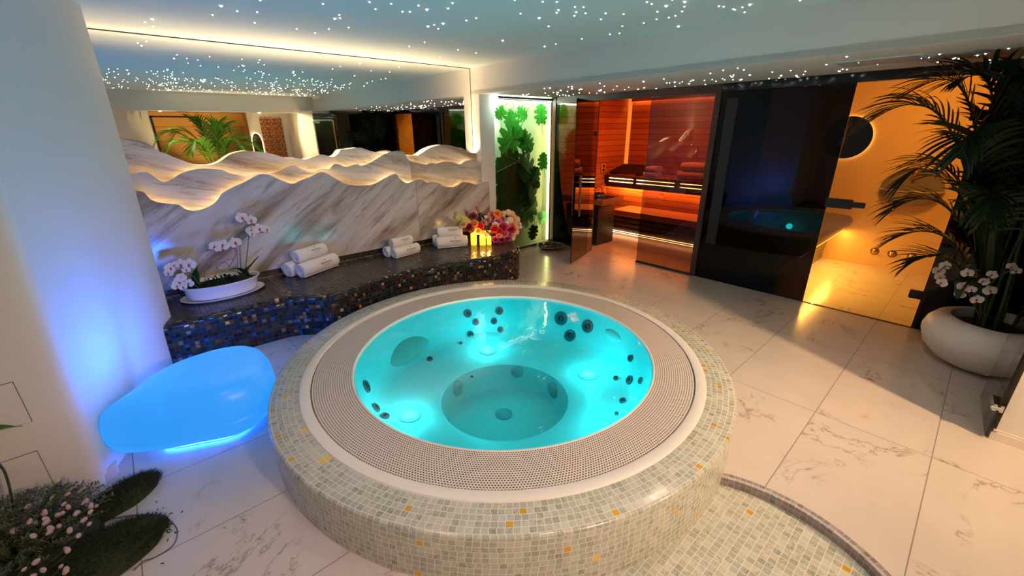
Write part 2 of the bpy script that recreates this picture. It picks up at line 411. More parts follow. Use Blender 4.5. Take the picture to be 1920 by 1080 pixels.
struct(bb.build('baseboard_left', plain('cream_trim', (0.62, 0.52, 0.42), 0.5)))
for nm, x1, z0, z1, lab in (('access_panel', -0.548, 0.463, 0.668, 'square plaster access panel, the upper of two on the left wall'), ('access_panel', -0.575, 0.10, 0.318, 'square plaster access panel just above the flower bed, lower of two')):
    t = thing(nm, ((x1-0.13), 2.578, z0), lab, 'access panel', 'access panels in the left wall')
    MB().span((x1-0.26, 2.5775, z0), (x1, 2.5795, z1)).build('gap_frame', plain('panel_gap', (0.10, 0.075, 0.06), 0.8), t, smooth=False)
    MB().span((x1-0.258, 2.5755, z0+0.002), (x1-0.002, 2.579, z1-0.002)).build('panel_cover', PLASTER, t, smooth=False)
# --- outer walls of the room behind and beside the camera (seen in the mirror)
slab('wall_outer', (-1.76, -2.6, 0), (-1.7, 2.7, ZC+0.05), PLASTER)
slab('wall_rear', (-1.7, -2.34, 0), (0.74, -2.27, 2.14), PLASTER)
slab('wall_rear', (2.45, -2.34, 0), (XS, -2.27, 2.14), PLASTER)
ORANGE = wood('honey_wood', (0.42, 0.19, 0.045), (0.62, 0.32, 0.08), 0.3)
slab('wall_niche', (0.6, -2.98, 0), (2.6, -2.93, 2.14), ORANGE)
slab('wall_niche', (0.70, -2.95, 0), (0.74, -2.3, 2.14), ORANGE); slab('wall_niche', (2.45, -2.95, 0), (2.49, -2.3, 2.14), ORANGE)
slab('floor', (0.6, -2.98, -0.02), (2.6, -2.5, 0.001), FLOORM)
slab('trim_2', (0.74, -2.28, 0), (0.775, -2.25, 2.0), BLACKM); slab('trim_2', (0.74, -2.28, 1.97), (1.55, -2.25, 2.0), BLACKM)
# pier at the right edge of the photograph
slab('wall_pier', (3.275, -2.3, 0), (3.62, -0.385, ZS), PLASTER, 'plaster pier at the right edge, beside the glass door')
b = MB(); b.span((3.262, -2.3, 0), (3.28, -0.372, 0.05)); b.span((3.267, -2.3, 0.05), (3.28, -0.377, 0.062)); b.span((3.262, -0.39, 0), (3.6, -0.372, 0.05))
struct(b.build('baseboard_right', plain('white_trim', (0.72, 0.66, 0.58), 0.5), smooth=False))

# lamp bodies for the rear downlights and the added ceiling fill
ring = lambda t, r=0.075, z=0: MB().lathe([(r, z), (r+0.018, z-0.004), (r+0.02, z+0.004), (r-0.004, z+0.006)], 24, t.location).build('rim', STEEL, t)
LAMPW = glow('lamp_face', (1.0, 0.75, 0.45, 1), 3.0)
for i, ((p, e, c), w_) in enumerate(zip(DOWNLIGHTS, ('behind the right pier', 'added as fill in front of the palm niche', 'added as fill near the left outer wall'))):
    t = thing('downlight', (p[0], p[1], 2.14), 'round recessed downlight '+w_, 'downlight', 'rear downlights'); ring(t)
    MB().lathe([(0.07, 0.0), (0.001, 0.001)], 20, t.location+Vector((0, 0, -0.002))).build('lamp_lens', LAMPW, t)
    for o in COL.objects:
        if o.type == 'LIGHT' and o.name.startswith('downlight_lamp') and (o.location.xy-t.location.xy).length < 0.01: o.location.z = 2.14-0.02
for (p, e, c), w_ in zip(FILL_LAMPS, ('above the sunken mosaic step', 'above the tub and pouf', 'above the floor right of the tub')):
    t = thing('ceiling_fill', (p[0], p[1], ZC), 'unseen fill lamp added to the ceiling '+w_, 'ceiling spot', 'added fill lamps'); ring(t, 0.05)
    MB().lathe([(0.045, 0.0), (0.001, 0.001)], 20, t.location+Vector((0, 0, -0.002))).build('lamp_lens', LAMPW, t)
    for o in COL.objects:
        if o.type == 'LIGHT' and o.name.startswith('ceiling_fill_lamp') and (o.location.xy-t.location.xy).length < 0.01: o.location.z = ZC-0.02

# --- sauna and steam room shells
SW1 = wood('cedar_boards', (0.30, 0.085, 0.028), (0.52, 0.19, 0.06), 0.092)
AMBER = plain('amber_plaster', (0.62, 0.40, 0.17), 0.55, vary=0.10, scale=3.0)
slab('wall_sauna_back', (7.05, 2.06, 0), (7.12, 4.7, 2.2), SW1); slab('wall_sauna_left', (XS, 4.62, 0), (7.1, 4.68, 2.2), SW1); slab('wall_sauna_right', (XS+0.03, 2.04, 0), (7.1, 2.1, 2.2), SW1)
slab('ceiling', (XS, 2.06, 2.16), (7.1, 4.7, 2.22), SW1)
slab('wall_steam_back', (6.75, -0.45, 0), (6.82, 1.9, 2.3), AMBER); slab('wall_steam_left', (XS+0.03, 1.80, 0), (6.8, 1.86, 2.3), AMBER); slab('wall_steam_right', (XS+0.03, -0.45, 0), (6.8, -0.38, 2.3), AMBER)
slab('ceiling', (XS, -0.45, 2.2), (6.8, 1.9, 2.25), AMBER)
slab('wall_header', (XS+0.03, -2.6, 2.0), (XS+0.06, 4.66, 2.3), BLACKM)
slab('wall_far_right', (XS+0.02, -2.4, 0), (XS+0.06, -0.42, 2.1), BLACKM)

# --- glass front along X = XS
def pane(a, c, mat, parent=None, name='pane'): return MB().span(a, c).build(name, mat, parent, smooth=False)
G0, G1 = XS-0.005, XS+0.005
struct(pane((G0, 3.63, 0.015), (G1, 4.345, 2.0), TINT, name='window_1'), 'fixed smoked glass pane left of the sauna door')
struct(pane((G0, 2.125, 0.02), (G1, 2.862, 2.0), TINT, name='window_2'), 'fixed smoked glass pane right of the sauna doorway')
fr = lambda n, a, c, m_=BRONZE: slab(n, a, c, m_)
fr('trim_3', (XS-0.02, 4.345, 0), (XS+0.03, 4.405, ZS)); fr('trim_3', (XS-0.02, 2.06, 0), (XS+0.04, 2.122, 2.03)); fr('trim_3', (XS-0.012, 2.1, 2.0), (XS+0.03, 4.36, 2.03), BRONZE)
fr('trim_3', (XS-0.012, 2.12, 0), (XS+0.012, 2.865, 0.022), BLACKM); fr('trim_3', (XS-0.012, 3.63, 0), (XS+0.012, 4.35, 0.016), BLACKM); fr('trim_3', (XS-0.008, 2.02, 2.03), (XS+0.03, 4.4, ZS), BRONZE)
fr('trim_3', (XS-0.008, 3.62, 0), (XS+0.03, 3.634, 2.0), BRONZE)
struct(pane((G0, 0.945, 0.0), (G1, 2.058, 2.0), DARKG, name='window_3'), 'black glass panel between the sauna and the steam room door')
struct(pane((G0, -0.42, 0.0), (G1, 0.125, 2.0), DARKG, name='window_4'), 'black glass panel behind the potted palm')
fr('trim_4', (XS-0.01, -0.42, 2.0), (XS+0.03, 2.06, ZS), plain('black_gloss', (0.008, 0.008, 0.009), 0.12))
slab('wall_technical', (XS+0.05, 1.62, 0), (XS+0.1, 2.06, 2.1), BLACKM); slab('wall_technical', (XS+0.05, -0.45, 0), (XS+0.1, 0.10, 2.1), BLACKM)
t = thing('louvre_grille', (XS-0.012, 1.94, 0.42), 'tall narrow black louvre grille on the black glass panel', 'grille')
MB().span((XS-0.010, 1.885, 0.42), (XS-0.006, 1.995, 1.93)).build('backplate', BLACKM, t, smooth=False)
for k in range(62):
    MB().span((XS-0.016, 1.89, 0.43+k*0.0242), (XS-0.010, 1.99, 0.438+k*0.0242)).build('slat', BLACKM, t, smooth=False)
# sauna door: opened towards the room
hx, hy, ex, ey = XS-0.02, 3.60, 4.075, 3.375
dirv = Vector((ex-hx, ey-hy, 0)); L = dirv.length; dv = dirv.normalized(); nv = Vector((-dv.y, dv.x, 0)); rz = math.atan2(dv.y, dv.x)
t = thing('sauna_entrance', (hx, hy, 0), 'smoked glass sauna door standing open', 'glass door')
mid = Vector((hx, hy, 1.0))+dv*L/2
MB().box(mid, (L, 0.01, 1.97), rz).build('pane', TINT, t, smooth=False)
hb = MB(); hp = Vector((hx, hy, 0))+dv*(L-0.11)
for sgn in (1, -1):
    hb.tube([hp+nv*sgn*0.045+Vector((0, 0, z)) for z in (0.62, 1.12)], 0.013, 10)
    for z in (0.70, 1.04): hb.tube([hp+Vector((0, 0, z)), hp+nv*sgn*0.045+Vector((0, 0, z))], 0.008, 8)
hb.build('handle', plain('dark_wood', (0.10, 0.06, 0.04), 0.5), t)['label'] = 'vertical bar handle'
for z in (0.45, 1.6):
    MB().box(Vector((hx, hy, z))+dv*0.03, (0.08, 0.03, 0.06), rz).build('hinge', BLACKM, t, smooth=False)['label'] = 'black hinge clamp'
# steam room door (closed, clear), black handle and hinge
t = thing('steam_room_entrance', (XS, 0.53, 0), 'clear glass steam room door showing an amber room', 'glass door')
pane((G0, 0.13, 0.008), (G1, 0.94, 1.995), CLEAR, t)
hb = MB(); hb.bbox((XS-0.04, 0.85, 1.0), (0.024, 0.20, 0.085), 0.006); hb.bbox((XS-0.04, 0.72, 1.0), (0.018, 0.12, 0.05), 0.006); hb.tube([(XS, 0.9, 1.005), (XS-0.04, 0.9, 1.005)], 0.012, 8)
hb.build('handle', BLACKM, t)['label'] = 'black lever handle'
for z in (0.30, 1.72): MB().bbox((XS, 0.165, z), (0.03, 0.085, 0.075), 0.008).build('hinge', BLACKM, t)['label'] = 'black hinge clamp'
slab('trim_5', (XS-0.012, 0.12, 0), (XS+0.012, 0.95, 0.006), BRONZE)
# glass door at the pier
t = thing('hinged_glass_panel', (3.25, -0.36, 0), 'grey glass door edge hinged to the plaster pier at the right', 'glass door')
a_, c_ = Vector((3.245, -0.358, 0)), Vector((3.74, -0.325, 0)); dv = (c_-a_).normalized(); nv = Vector((-dv.y, dv.x, 0)); rz = math.atan2(dv.y, dv.x)
MB().box((a_+c_)/2+Vector((0, 0, 1.02)), ((c_-a_).length, 0.01, 2.0), rz).build('pane', TINT2, t, smooth=False)
for z in (0.20, 1.85):
    g = MB().box(a_+dv*0.06+nv*0.014+Vector((0, 0, z)), (0.12, 0.014, 0.04), rz); g.box(a_+dv*0.06-nv*0.012+Vector((0, 0, z)), (0.12, 0.014, 0.04), rz); g.tube([a_+dv*0.0+nv*0.03+Vector((0, 0, z)), a_-nv*0.012+Vector((0, 0, z))], 0.012, 10)
    g.build('hinge', STEEL, t)['label'] = 'brushed steel hinge clamp'
# air diffuser in the low ceiling
t = thing('air_diffuser', (4.16, 0.72, ZS), 'pale rectangular air diffuser in the lower ceiling', 'air vent')
b = MB()
for a, c in (((3.94, 0.47, ZS-0.006), (3.965, 0.97, ZS+0.001)), ((4.345, 0.47, ZS-0.006), (4.37, 0.97, ZS+0.001)), ((3.965, 0.47, ZS-0.006), (4.345, 0.495, ZS+0.001)), ((3.965, 0.945, ZS-0.006), (4.345, 0.97, ZS+0.001))): b.span(a, c)
b.build('frame', CEILM, t, smooth=False)
MB().span((3.965, 0.495, ZS-0.003), (4.345, 0.945, ZS+0.001)).build('plate', plain('vent_plate', (0.5, 0.48, 0.46), 0.5), t, smooth=False)

# --- star lights: fibre-optic points in both ceilings
STAR = glow('star_point', (1.0, 0.97, 0.92, 1), 14, sample=False)
def star_mesh(r):
    return MB().lathe([(r, 0.0), (r*0.85, -r*0.5), (r*0.4, -r*0.9), (0.0005, -r)], 8).build('star_light', STAR)
rs = random.Random(5); protos = [star_mesh(0.0046), star_mesh(0.0072)]
def stars(n, x0, x1, y0, y1, z, label, group, dens=None):
    k = 0; pts = []
    while k < n:
        x, y = rs.uniform(x0, x1), rs.uniform(y0, y1)
        if pts and rs.random() < 0.18:
            p = rs.choice(pts); x, y = p[0]+rs.gauss(0, 0.09), p[1]+rs.gauss(0, 0.09)
        if not (x0 < x < x1 and y0 < y < y1) or (dens and rs.random() > dens(x, y)): continue
        if any((x-p[0])**2+(y-p[1])**2 < 0.0006 for p in pts): continue
        pts.append((x, y)); i = 0 if rs.random() < 0.8 else 1
        o = protos[i].copy(); COL.objects.link(o)
        o.location = (x, y, z); tag(o, label, 'star light', group); k += 1
stars(196, -0.5, 3.45, -0.9, 4.45, ZC, 'tiny white star light in the pale ceiling over the tub', 'star lights over the tub', lambda x, y: 0.35+0.65*min(1, max(0, (4.6-y)/2.2)))
stars(104, XB+0.1, XS-0.03, 0.0, 4.3, ZS, 'tiny white star light in the lower ceiling along the glass front', 'star lights over the glass front', lambda x, y: 0.5+0.5*(x > 4.1))
b = MB(); rs = random.Random(77); pm = protos[0].data
for k in range(260):
    x, y = rs.uniform(-0.8, 3.45), rs.uniform(-0.95, 2.2)
    b.add([v.co+Vector((x, y, ZC)) for v in pm.vertices], [list(f.vertices) for f in pm.polygons])
sf = b.build('star_light_field', STAR, None); tag(sf, 'dense field of tiny star lights in the far part of the tub ceiling', 'star lights', kind='stuff')
for p in protos: bpy.data.objects.remove(p)
# ================================================================== THE ROUND TUB
RIM = 0.2526; R2, R4, R3 = 1.2645, 1.209, 0.97; WATER = 0.236
tub = thing('hot_tub', (TC.x, TC.y, 0), 'round sunken hot tub clad in pale mosaic, filled with glowing turquoise water', 'hot tub')
N = 289
prof = [(TR, -0.05), (TR, RIM-0.012), (TR-0.004, RIM-0.004), (TR-0.012, RIM), (R2-0.01, RIM)]
MB().lathe(prof, 172, TC, uvs=(N, 0.0283)).build('mosaic_surround', MOS, tub)
WHITE = plain('white_acrylic', (0.72, 0.69, 0.64), 0.3, vary=0.03)
MB().lathe([(R2+0.004, RIM-0.001), (R2+0.001, RIM+0.006), (R2-0.006, RIM+0.008), (R4+0.006, RIM+0.007), (R4+0.001, RIM+0.004), (R4, RIM-0.02)], 172, TC).build('trim_ring', WHITE, tub)
def grate_mat():
    t = NT('perforated_grate'); uv = t.n('UVMap', uv_map='tile').outputs[0]; sp = t.n('SeparateXYZ', {0: uv})
    row = t.math('FLOOR', sp.outputs[1]); u = t.math('ADD', sp.outputs[0], t.math('MULTIPLY', t.math('MODULO', row, 2.0), 0.5))
    fu = t.math('SUBTRACT', t.math('FRACT', u), 0.5); fv = t.math('SUBTRACT', t.math('FRACT', sp.outputs[1]), 0.5)
    d = t.math('SQRT', t.math('ADD', t.math('MULTIPLY', fu, fu), t.math('MULTIPLY', fv, fv)))
    hole = t.ramp(d, [(0.27, (0, 0, 0)), (0.33, (1, 1, 1))])
    col = t.mix(hole, (0.07, 0.055, 0.05), (0.66, 0.60, 0.54))
    b = t.bsdf(col, 0.4); t.set(b, 'Normal', t.n('Bump', {'Height': hole, 'Strength': 0.6, 'Distance': 0.004})); return t.done(b)
MB().lathe([(R4-0.003, RIM-0.008), (R4-0.006, RIM-0.001), (1.10, RIM-0.0005), (R3+0.012, RIM-0.001)], 172, TC, uvs=(540, 0.0127)).build('overflow_grate', grate_mat(), tub)
MB().lathe([(R3+0.013, RIM-0.003), (R3+0.012, RIM+0.002), (R3+0.004, RIM+0.002), (R3, RIM-0.004), (R3-0.004, RIM-0.03)], 172, TC).build('lip', WHITE, tub)
BPROF = [(0.967, 0.24), (0.955, 0.17), (0.935, 0.10), (0.90, 0.0), (0.86, -0.06), (0.80, -0.085), (0.62, -0.10), (0.50, -0.115), (0.45, -0.14), (0.43, -0.18), (0.415, -0.30), (0.39, -0.325), (0.001, -0.33)]
def basin_mat():
    t = NT('aqua_acrylic'); nz = t.noise(t.obj(), 3.0, 3)
    return t.done(t.bsdf(t.mix(nz.outputs[0], (0.30, 0.70, 0.70), (0.40, 0.82, 0.82)), 0.35))
AQUA = basin_mat()
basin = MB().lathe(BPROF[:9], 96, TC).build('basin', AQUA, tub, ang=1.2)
fw_ = MB().lathe(BPROF[8:], 96, TC).build('footwell', plain('grey_aqua_footwell', (0.21, 0.52, 0.51), 0.5, vary=0.12, scale=30), tub, ang=1.2); fw_['label'] = 'darker round footwell'  # footwell in a darker, greyer tone than the basin
def basin_hit(x, y):
    d = ray(x, y); o = Vector((0, 0, CAMH)); tt = (WATER-CAMH)/d.z
    for k in range(4000):
        p = o+d*(tt+k*0.0006); r = (p-TC).xy.length
        z = None
        for (r0, z0), (r1, z1) in zip(BPROF, BPROF[1:]):
            if r1 <= r <= r0: 
                z = z0+(z1-z0)*(r0-r)/(r0-r1); sl = Vector((z0-z1, r0-r1)); break
        if r > 0.967 or (z is not None and p.z <= z):
            if z is None: sl = Vector((1, 0.1))
            rad = (p-TC); rad.z = 0; rad.normalize(); n = Vector((-rad.x*sl.x, -rad.y*sl.x, sl.y)).normalized()
            return p, n
    return p, Vector((0, 0, 1))
JETM = plain('jet_grey', (0.03, 0.10, 0.12), 0.35); JETD = plain('jet_dark', (0.008, 0.02, 0.03), 0.4)
def jet(x, y, r, name='jet'):
    p, n = basin_hit(x, y); rot = n.to_track_quat('Z', 'Y').to_matrix()
    def place(prof, mat, nm, par):
        b = MB().lathe(prof, 24); b.v = [tuple(rot @ Vector(v) + p) for v in b.v]; return b.build(nm, mat, par)
    j = place([(r, -0.004), (r, 0.008), (r*0.9, 0.014), (r*0.72, 0.014), (r*0.66, 0.006), (r*0.001, 0.005)], JETM, name, tub)
    place([(r*0.5, 0.0055), (r*0.46, 0.016), (r*0.3, 0.018), (r*0.28, 0.008), (0.0005, 0.008)], JETD, 'nozzle', j)
for x, y, r in [(877, 588, .036), (936, 583, .036), (892, 604, .030), (926, 602, .030), (882, 627, .030), (938, 618, .028), (864, 644, .013), (806, 674, .026), (686, 725, .044), (704, 765, .034), (722, 781, .030),
                (1052, 597, .060), (1102, 612, .056), (1069, 629, .054), (1183, 672, .027), (1181, 713, .034), (1202, 714, .024), (1155, 710, .020), (1168, 752, .024), (1156, 777, .014), (884, 706, .010)]:
    jet(x, y, r)
SUCT = plain('suction_grey', (0.10, 0.30, 0.31), 0.5)
for x, y, r in [(945, 777, .062), (970, 697, .05), (858, 728, .06), (1037, 731, .06)]:
    p, n = basin_hit(x, y); rot = n.to_track_quat('Z', 'Y').to_matrix()
    b = MB().lathe([(r, -0.003), (r, 0.008), (r*0.8, 0.016), (0.001, 0.018)], 24); b.v = [tuple(rot @ Vector(v) + p) for v in b.v]; b.build('suction_cover', SUCT, tub)
UWL = glow('underwater_lamp_face', (0.12, 0.95, 0.95, 1), 1.5)
AQL = (0.03, 0.80, 0.86)
for x, y in [(915, 657), (1103, 703), (768, 780)]:
    p, n = basin_hit(x, y); rot = n.to_track_quat('Z', 'Y').to_matrix()
    def pl(prof, mat, nm, par):
        b = MB().lathe(prof, 28); b.v = [tuple(rot @ Vector(v) + p) for v in b.v]; return b.build(nm, mat, par)
    j = pl([(0.075, 0.0), (0.072, 0.010), (0.055, 0.016), (0.05, 0.010)], AQUA, 'underwater_lamp', tub)
    pl([(0.05, 0.008), (0.03, 0.016), (0.001, 0.018)], UWL, 'lens', j)
    light('underwater_light', 'POINT', p+n*0.11, 2.4, AQL, 0.05, parent=None)
light('underwater_light', 'POINT', TC+Vector((0.25, -0.72, 0.06)), 2.8, AQL, 0.06)     # fill light added below the near rim
light('underwater_light', 'POINT', TC+Vector((0, 0, 0.08)), 0.5, AQL, 0.15)  # central fill added, without a lamp body
light('underwater_ceiling_fill', 'SPOT', TC+Vector((0, 0, -0.26)), 20, (0.20, 0.85, 0.90), 0.06, target=TC+Vector((0, 0, 2)), spot=2.3, blend=0.6)  # upward spot added to wash the ceiling teal
# seat hollow and pillows moulded into the basin
def pad(px, py, rx, ry, rz_, name, mat, dz=0.0):
    p, n = basin_hit(px, py); rad = (p-TC); rad.z = 0; rad.normalize(); tg = Vector((-rad.y, rad.x, 0)); n = (n+Vector((0, 0, 0.4))).normalized()
    up = n.cross(tg).normalized(); R = Matrix((tg, up, n)).transposed()
    MB().ball(p+n*dz, (rx, ry, rz_), 28, 12, rot=R).build(name, mat, tub)
pad(762, 650, 0.30, 0.115, 0.022, 'seat_back_pad', plain('pad_grey', (0.36, 0.44, 0.38), 0.5))
pad(1150, 628, 0.10, 0.04, 0.02, 'headrest', AQUA); pad(905, 628, 0.17, 0.09, 0.014, 'back_pad', AQUA)
def water_mat():
    t = NT('turquoise_water')
    bump = t.n('Bump', {'Height': t.noise(t.pos(), 4.0, 3, 0.55, 0.5).outputs[0], 'Strength': 0.07, 'Distance': 0.05})
    f = t.n('Fresnel', {'IOR': 1.33, 'Normal': bump})
    sh = t.n('MixShader', {0: f, 1: t.n('BsdfTransparent', {0: (0.48, 0.96, 0.98, 1)}), 2: t.n('BsdfGlossy', {'Color': (1, 1, 1, 1), 'Roughness': 0.015, 'Normal': bump})})
    return t.done(sh)
wm = MB().lathe([(R3-0.003, WATER), (0.6, WATER), (0.3, WATER), (0.001, WATER)], 96, TC).build('water', water_mat(), tub)
wm['label'] = 'turquoise water surface'

# ================================================================== MOSAIC BENCH
ZB = 0.355
IRI = [(0.0, (0.010, 0.012, 0.016)), (0.16, (0.035, 0.022, 0.014)), (0.32, (0.012, 0.025, 0.045)), (0.48, (0.06, 0.03, 0.012)), (0.62, (0.02, 0.05, 0.055)), (0.74, (0.035, 0.04, 0.06)), (0.84, (0.12, 0.055, 0.018)), (0.93, (0.06, 0.09, 0.10)), (0.975, (0.30, 0.24, 0.16))]
BENCHM = mosaic('iridescent_mosaic', IRI, (0.012, 0.011, 0.011), gold=0.02, rough=0.18, metal=0.55, g=0.075, wob=0.55, shift=False, goldcol=(0.8, 0.5, 0.12))
TOPM = mosaic('dark_mosaic_top', [(0, (0.018, 0.015, 0.013)), (0.5, (0.030, 0.025, 0.022)), (1, (0.045, 0.036, 0.030))], (0.022, 0.019, 0.017), gold=0.006, rough=0.2, metal=0.15, g=0.05, wob=0.10, shift=False, goldcol=(0.5, 0.45, 0.38))
edge = catmull([(-0.07, 3.71, 0), (0.007, 3.705, 0), (.27, 3.71, 0), (.57, 3.715, 0), (.80, 3.69, 0), (.95, 3.585, 0), (1.08, 3.50, 0), (1.24, 3.505, 0), (1.5, 3.585, 0), (1.93, 3.64, 0), (2.38, 3.56, 0), (2.67, 3.47, 0), (3.0, 3.42, 0), (3.24, 3.47, 0), (3.40, 3.66, 0), (3.49, 3.95, 0), (3.53, 4.25, 0), (3.545, 4.47, 0)], 8)
nrm = []
for i in range(len(edge)):
    t_ = (edge[min(i+1, len(edge)-1)]-edge[max(i-1, 0)]).normalized(); nrm.append(Vector((-t_.y, t_.x, 0)))
cum = [0]
for a_, c_ in zip(edge, edge[1:]): cum.append(cum[-1]+(c_-a_).length)
bprof = [(0.0, 0.0), (0.0, 0.10), (0.0, 0.20), (0.0, 0.30), (0.003, 0.325), (0.012, 0.344), (0.028, 0.353), (0.05, ZB)]
rows = [[e+n*d+Vector((0, 0, z)) for e, n in zip(edge, nrm)] for d, z in bprof]
bl = [0]
for a_, c_ in zip(bprof, bprof[1:]): bl.append(bl[-1]+math.hypot(a_[0]-c_[0], a_[1]-c_[1]))
bench = thing('mosaic_bench', (1.6, 4.0, 0), 'long wavy bench clad in dark iridescent mosaic below the marble wall', 'bench')
MB().grid(rows, uv=lambda i, j: (cum[j]/0.031, bl[i]/0.031)).build('front_face', BENCHM, bench)
top = rows[-1]; tb = MB()
tb.add([p for p in top]+[Vector((p.x, 4.44, ZB)) for p in top], [(k, k+1, len(top)+k+1, len(top)+k) for k in range(len(top)-1)])
tb.uv = [[(tb.v[k][0]/0.031, tb.v[k][1]/0.031) for k in f] for f in tb.f]
tb.build('bench_top', TOPM, bench)
sk = MB(); sk.add([(0.05, 4.418, ZB), (3.545, 4.418, ZB), (3.545, 4.418, 0.418), (0.05, 4.418, 0.418), (0.05, 4.44, 0.418), (3.545, 4.44, 0.418)], [(0, 1, 2, 3), (3, 2, 5, 4)])
sk.uv = [[(sk.v[k][0]/0.031, (sk.v[k][2]+sk.v[k][1])/0.031) for k in f] for f in sk.f]
struct(sk.build('trim_6', TOPM), 'dark mosaic skirting between bench and marble')
tr = MB().span((0.05, 4.404, ZB), (3.545, 4.418, ZB+0.007)); tr.uv = [[(tr.v[k][0]/0.02, (tr.v[k][2]+tr.v[k][1])/0.02) for k in f] for f in tr.f]
struct(tr.build('trim_7', mosaic('pale_trim_mosaic', [(0, (0.10, 0.07, 0.05)), (0.5, (0.42, 0.36, 0.28)), (1, (0.6, 0.52, 0.4))], (0.05, 0.04, 0.03), rough=0.2, metal=0.3, g=0.1, shift=False), None, smooth=False), 'pale glittering trim line at the back of the bench')

# ================================================================== MARBLE MOUNTAIN PANELS
MARB = marble_wall('veined_marble', 0.62)
MARB2 = marble_wall('veined_marble_layer', -0.22)
def prof_px(L, Y, y_add=0): 
    return [(ony(x, y+y_add, Y).x, ony(x, y, Y).z) for x, y in L]
BACK = [(150, 250), (200, 255), (227, 258.5), (244, 260), (265, 265), (280, 271), (291, 281), (311, 288), (327, 295), (343, 301), (366, 309), (381.5, 310), (397, 309), (413, 302.6), (425.6, 293.5), (438.5, 287), (459, 283), (475, 284), (498, 286), (516, 290), (532, 295), (558, 297), (573, 299), (586, 295), (600, 290), (610, 291), (622, 294), (632, 291), (640, 281), (650, 280), (670, 277), (680, 278), (693, 282.5), (708, 286), (720, 287), (745, 290), (764, 291), (775, 291), (785, 291), (792, 286.7), (800, 281), (813, 275), (828, 271.7), (842, 272.5), (855, 276), (867, 278), (878, 285), (889, 287)]
MID = [(150, 320), (200, 325), (243, 326), (260, 323), (275, 323), (288, 330), (298.5, 338), (309, 341.5), (317, 339), (330, 331), (348, 322), (368.5, 317), (387, 316), (413, 318), (420, 319.5), (431, 325), (451.5, 328.5), (467, 330), (482.6, 326), (493, 327), (506, 326), (521.5, 322), (534.5, 315.6), (550, 310.4), (563, 315.6), (576, 321), (588, 323), (600, 318), (610, 317), (618, 317), (627.5, 308), (635, 308), (648, 313), (658, 311), (670, 308), (678, 311), (693, 306), (707, 298), (720, 290), (733, 285), (745, 283), (757, 285), (762, 293), (768, 301), (783, 305), (800, 308.7), (808, 306), (820, 306.7), (833, 303), (847, 304), (863, 308), (872, 303), (882, 300), (894, 304)]
FRONT = [(160, 345), (220, 352), (253, 357), (270, 361), (283, 374), (298.5, 380), (319, 382), (335, 384), (348, 392), (363, 395.5), (381.5, 392), (400, 383), (410, 372.6), (418, 362), (438.5, 350.6), (459, 341.5), (475, 332.5), (488, 327), (503, 327), (519, 334), (547.5, 344.6), (563, 339), (584, 331), (600, 323), (610, 324), (618, 328), (630, 335), (643, 342.5), (658, 346.7), (680, 348), (697, 346.7), (713, 340), (727, 331.7), (742, 326), (748, 333), (758, 341.7), (767, 343), (780, 338), (790, 336), (800, 342.5), (810, 341), (822, 342.5), (833, 350), (855, 350), (867, 341.7), (880, 343), (895, 346), (903, 341)]
def layer(pts, Y, th, xmax, zbot, label, strip_drop, mat):
    pr = catmull([(x, 0, z) for x, z in prof_px(pts, Y)], 3)
    pr = [(p.x, p.z) for p in pr if p.x < xmax]; pr.append((xmax, pr[-1][1]))
    pr = [(max(x, 0.045), z) for x, z in pr]
    poly = pr + [(xmax, zbot), (pr[0][0], zbot)]
    t = thing('marble_panel', ((pr[0][0]+xmax)/2, Y, zbot), label, 'marble wall panel', 'marble mountain panels')
    MB().prism(poly, lambda a, c, d: Vector((a, d, c)), Y, Y+th).build('slab', mat, t, smooth=False)
    sp = [(x, Y+th+0.012, z-strip_drop) for x, z in pr[::2] if 0.07 < x < xmax-0.01]
    MB().tube(sp, 0.0045, 5).build('light_strip', LEDW, t)['label'] = 'warm light strip behind the slab edge'
layer(FRONT, 4.418, 0.022, 3.60, 0.418, 'tall front marble mountain panel, standing on the bench', 0.03, MARB)
layer(MID, 4.505, 0.02, 3.538, 0.55, 'middle marble mountain panel between the front one and the topmost', 0.03, MARB2)
_bk = [(p.x, p.z) for p in catmull([(x, 0, z) for x, z in prof_px(BACK, 4.588)], 3)]
def ridge_z(x): return min(_bk, key=lambda q: abs(q[0]-x))[1]
layer(BACK, 4.588, 0.016, 3.535, 0.75, 'rear topmost marble mountain panel, right below the mirror reflection', 0.03, MARB2)

# the strips' own light washing up to the ceiling
for k in range(9):
    x0 = 0.12+k*0.378; x1 = x0+0.37; z_ = min(ridge_z(x0+(x1-x0)*j/6) for j in range(7))-0.012
    lw = light('ridge_strip_light', 'AREA', ((x0+x1)/2, 4.624, z_), 6.0, (1.0, 0.72, 0.40), 0.03)
    lw.data.shape = 'RECTANGLE'; lw.data.size = x1-x0; lw.data.size_y = 0.016; lw.rotation_euler = (PI-0.25, 0, 0)
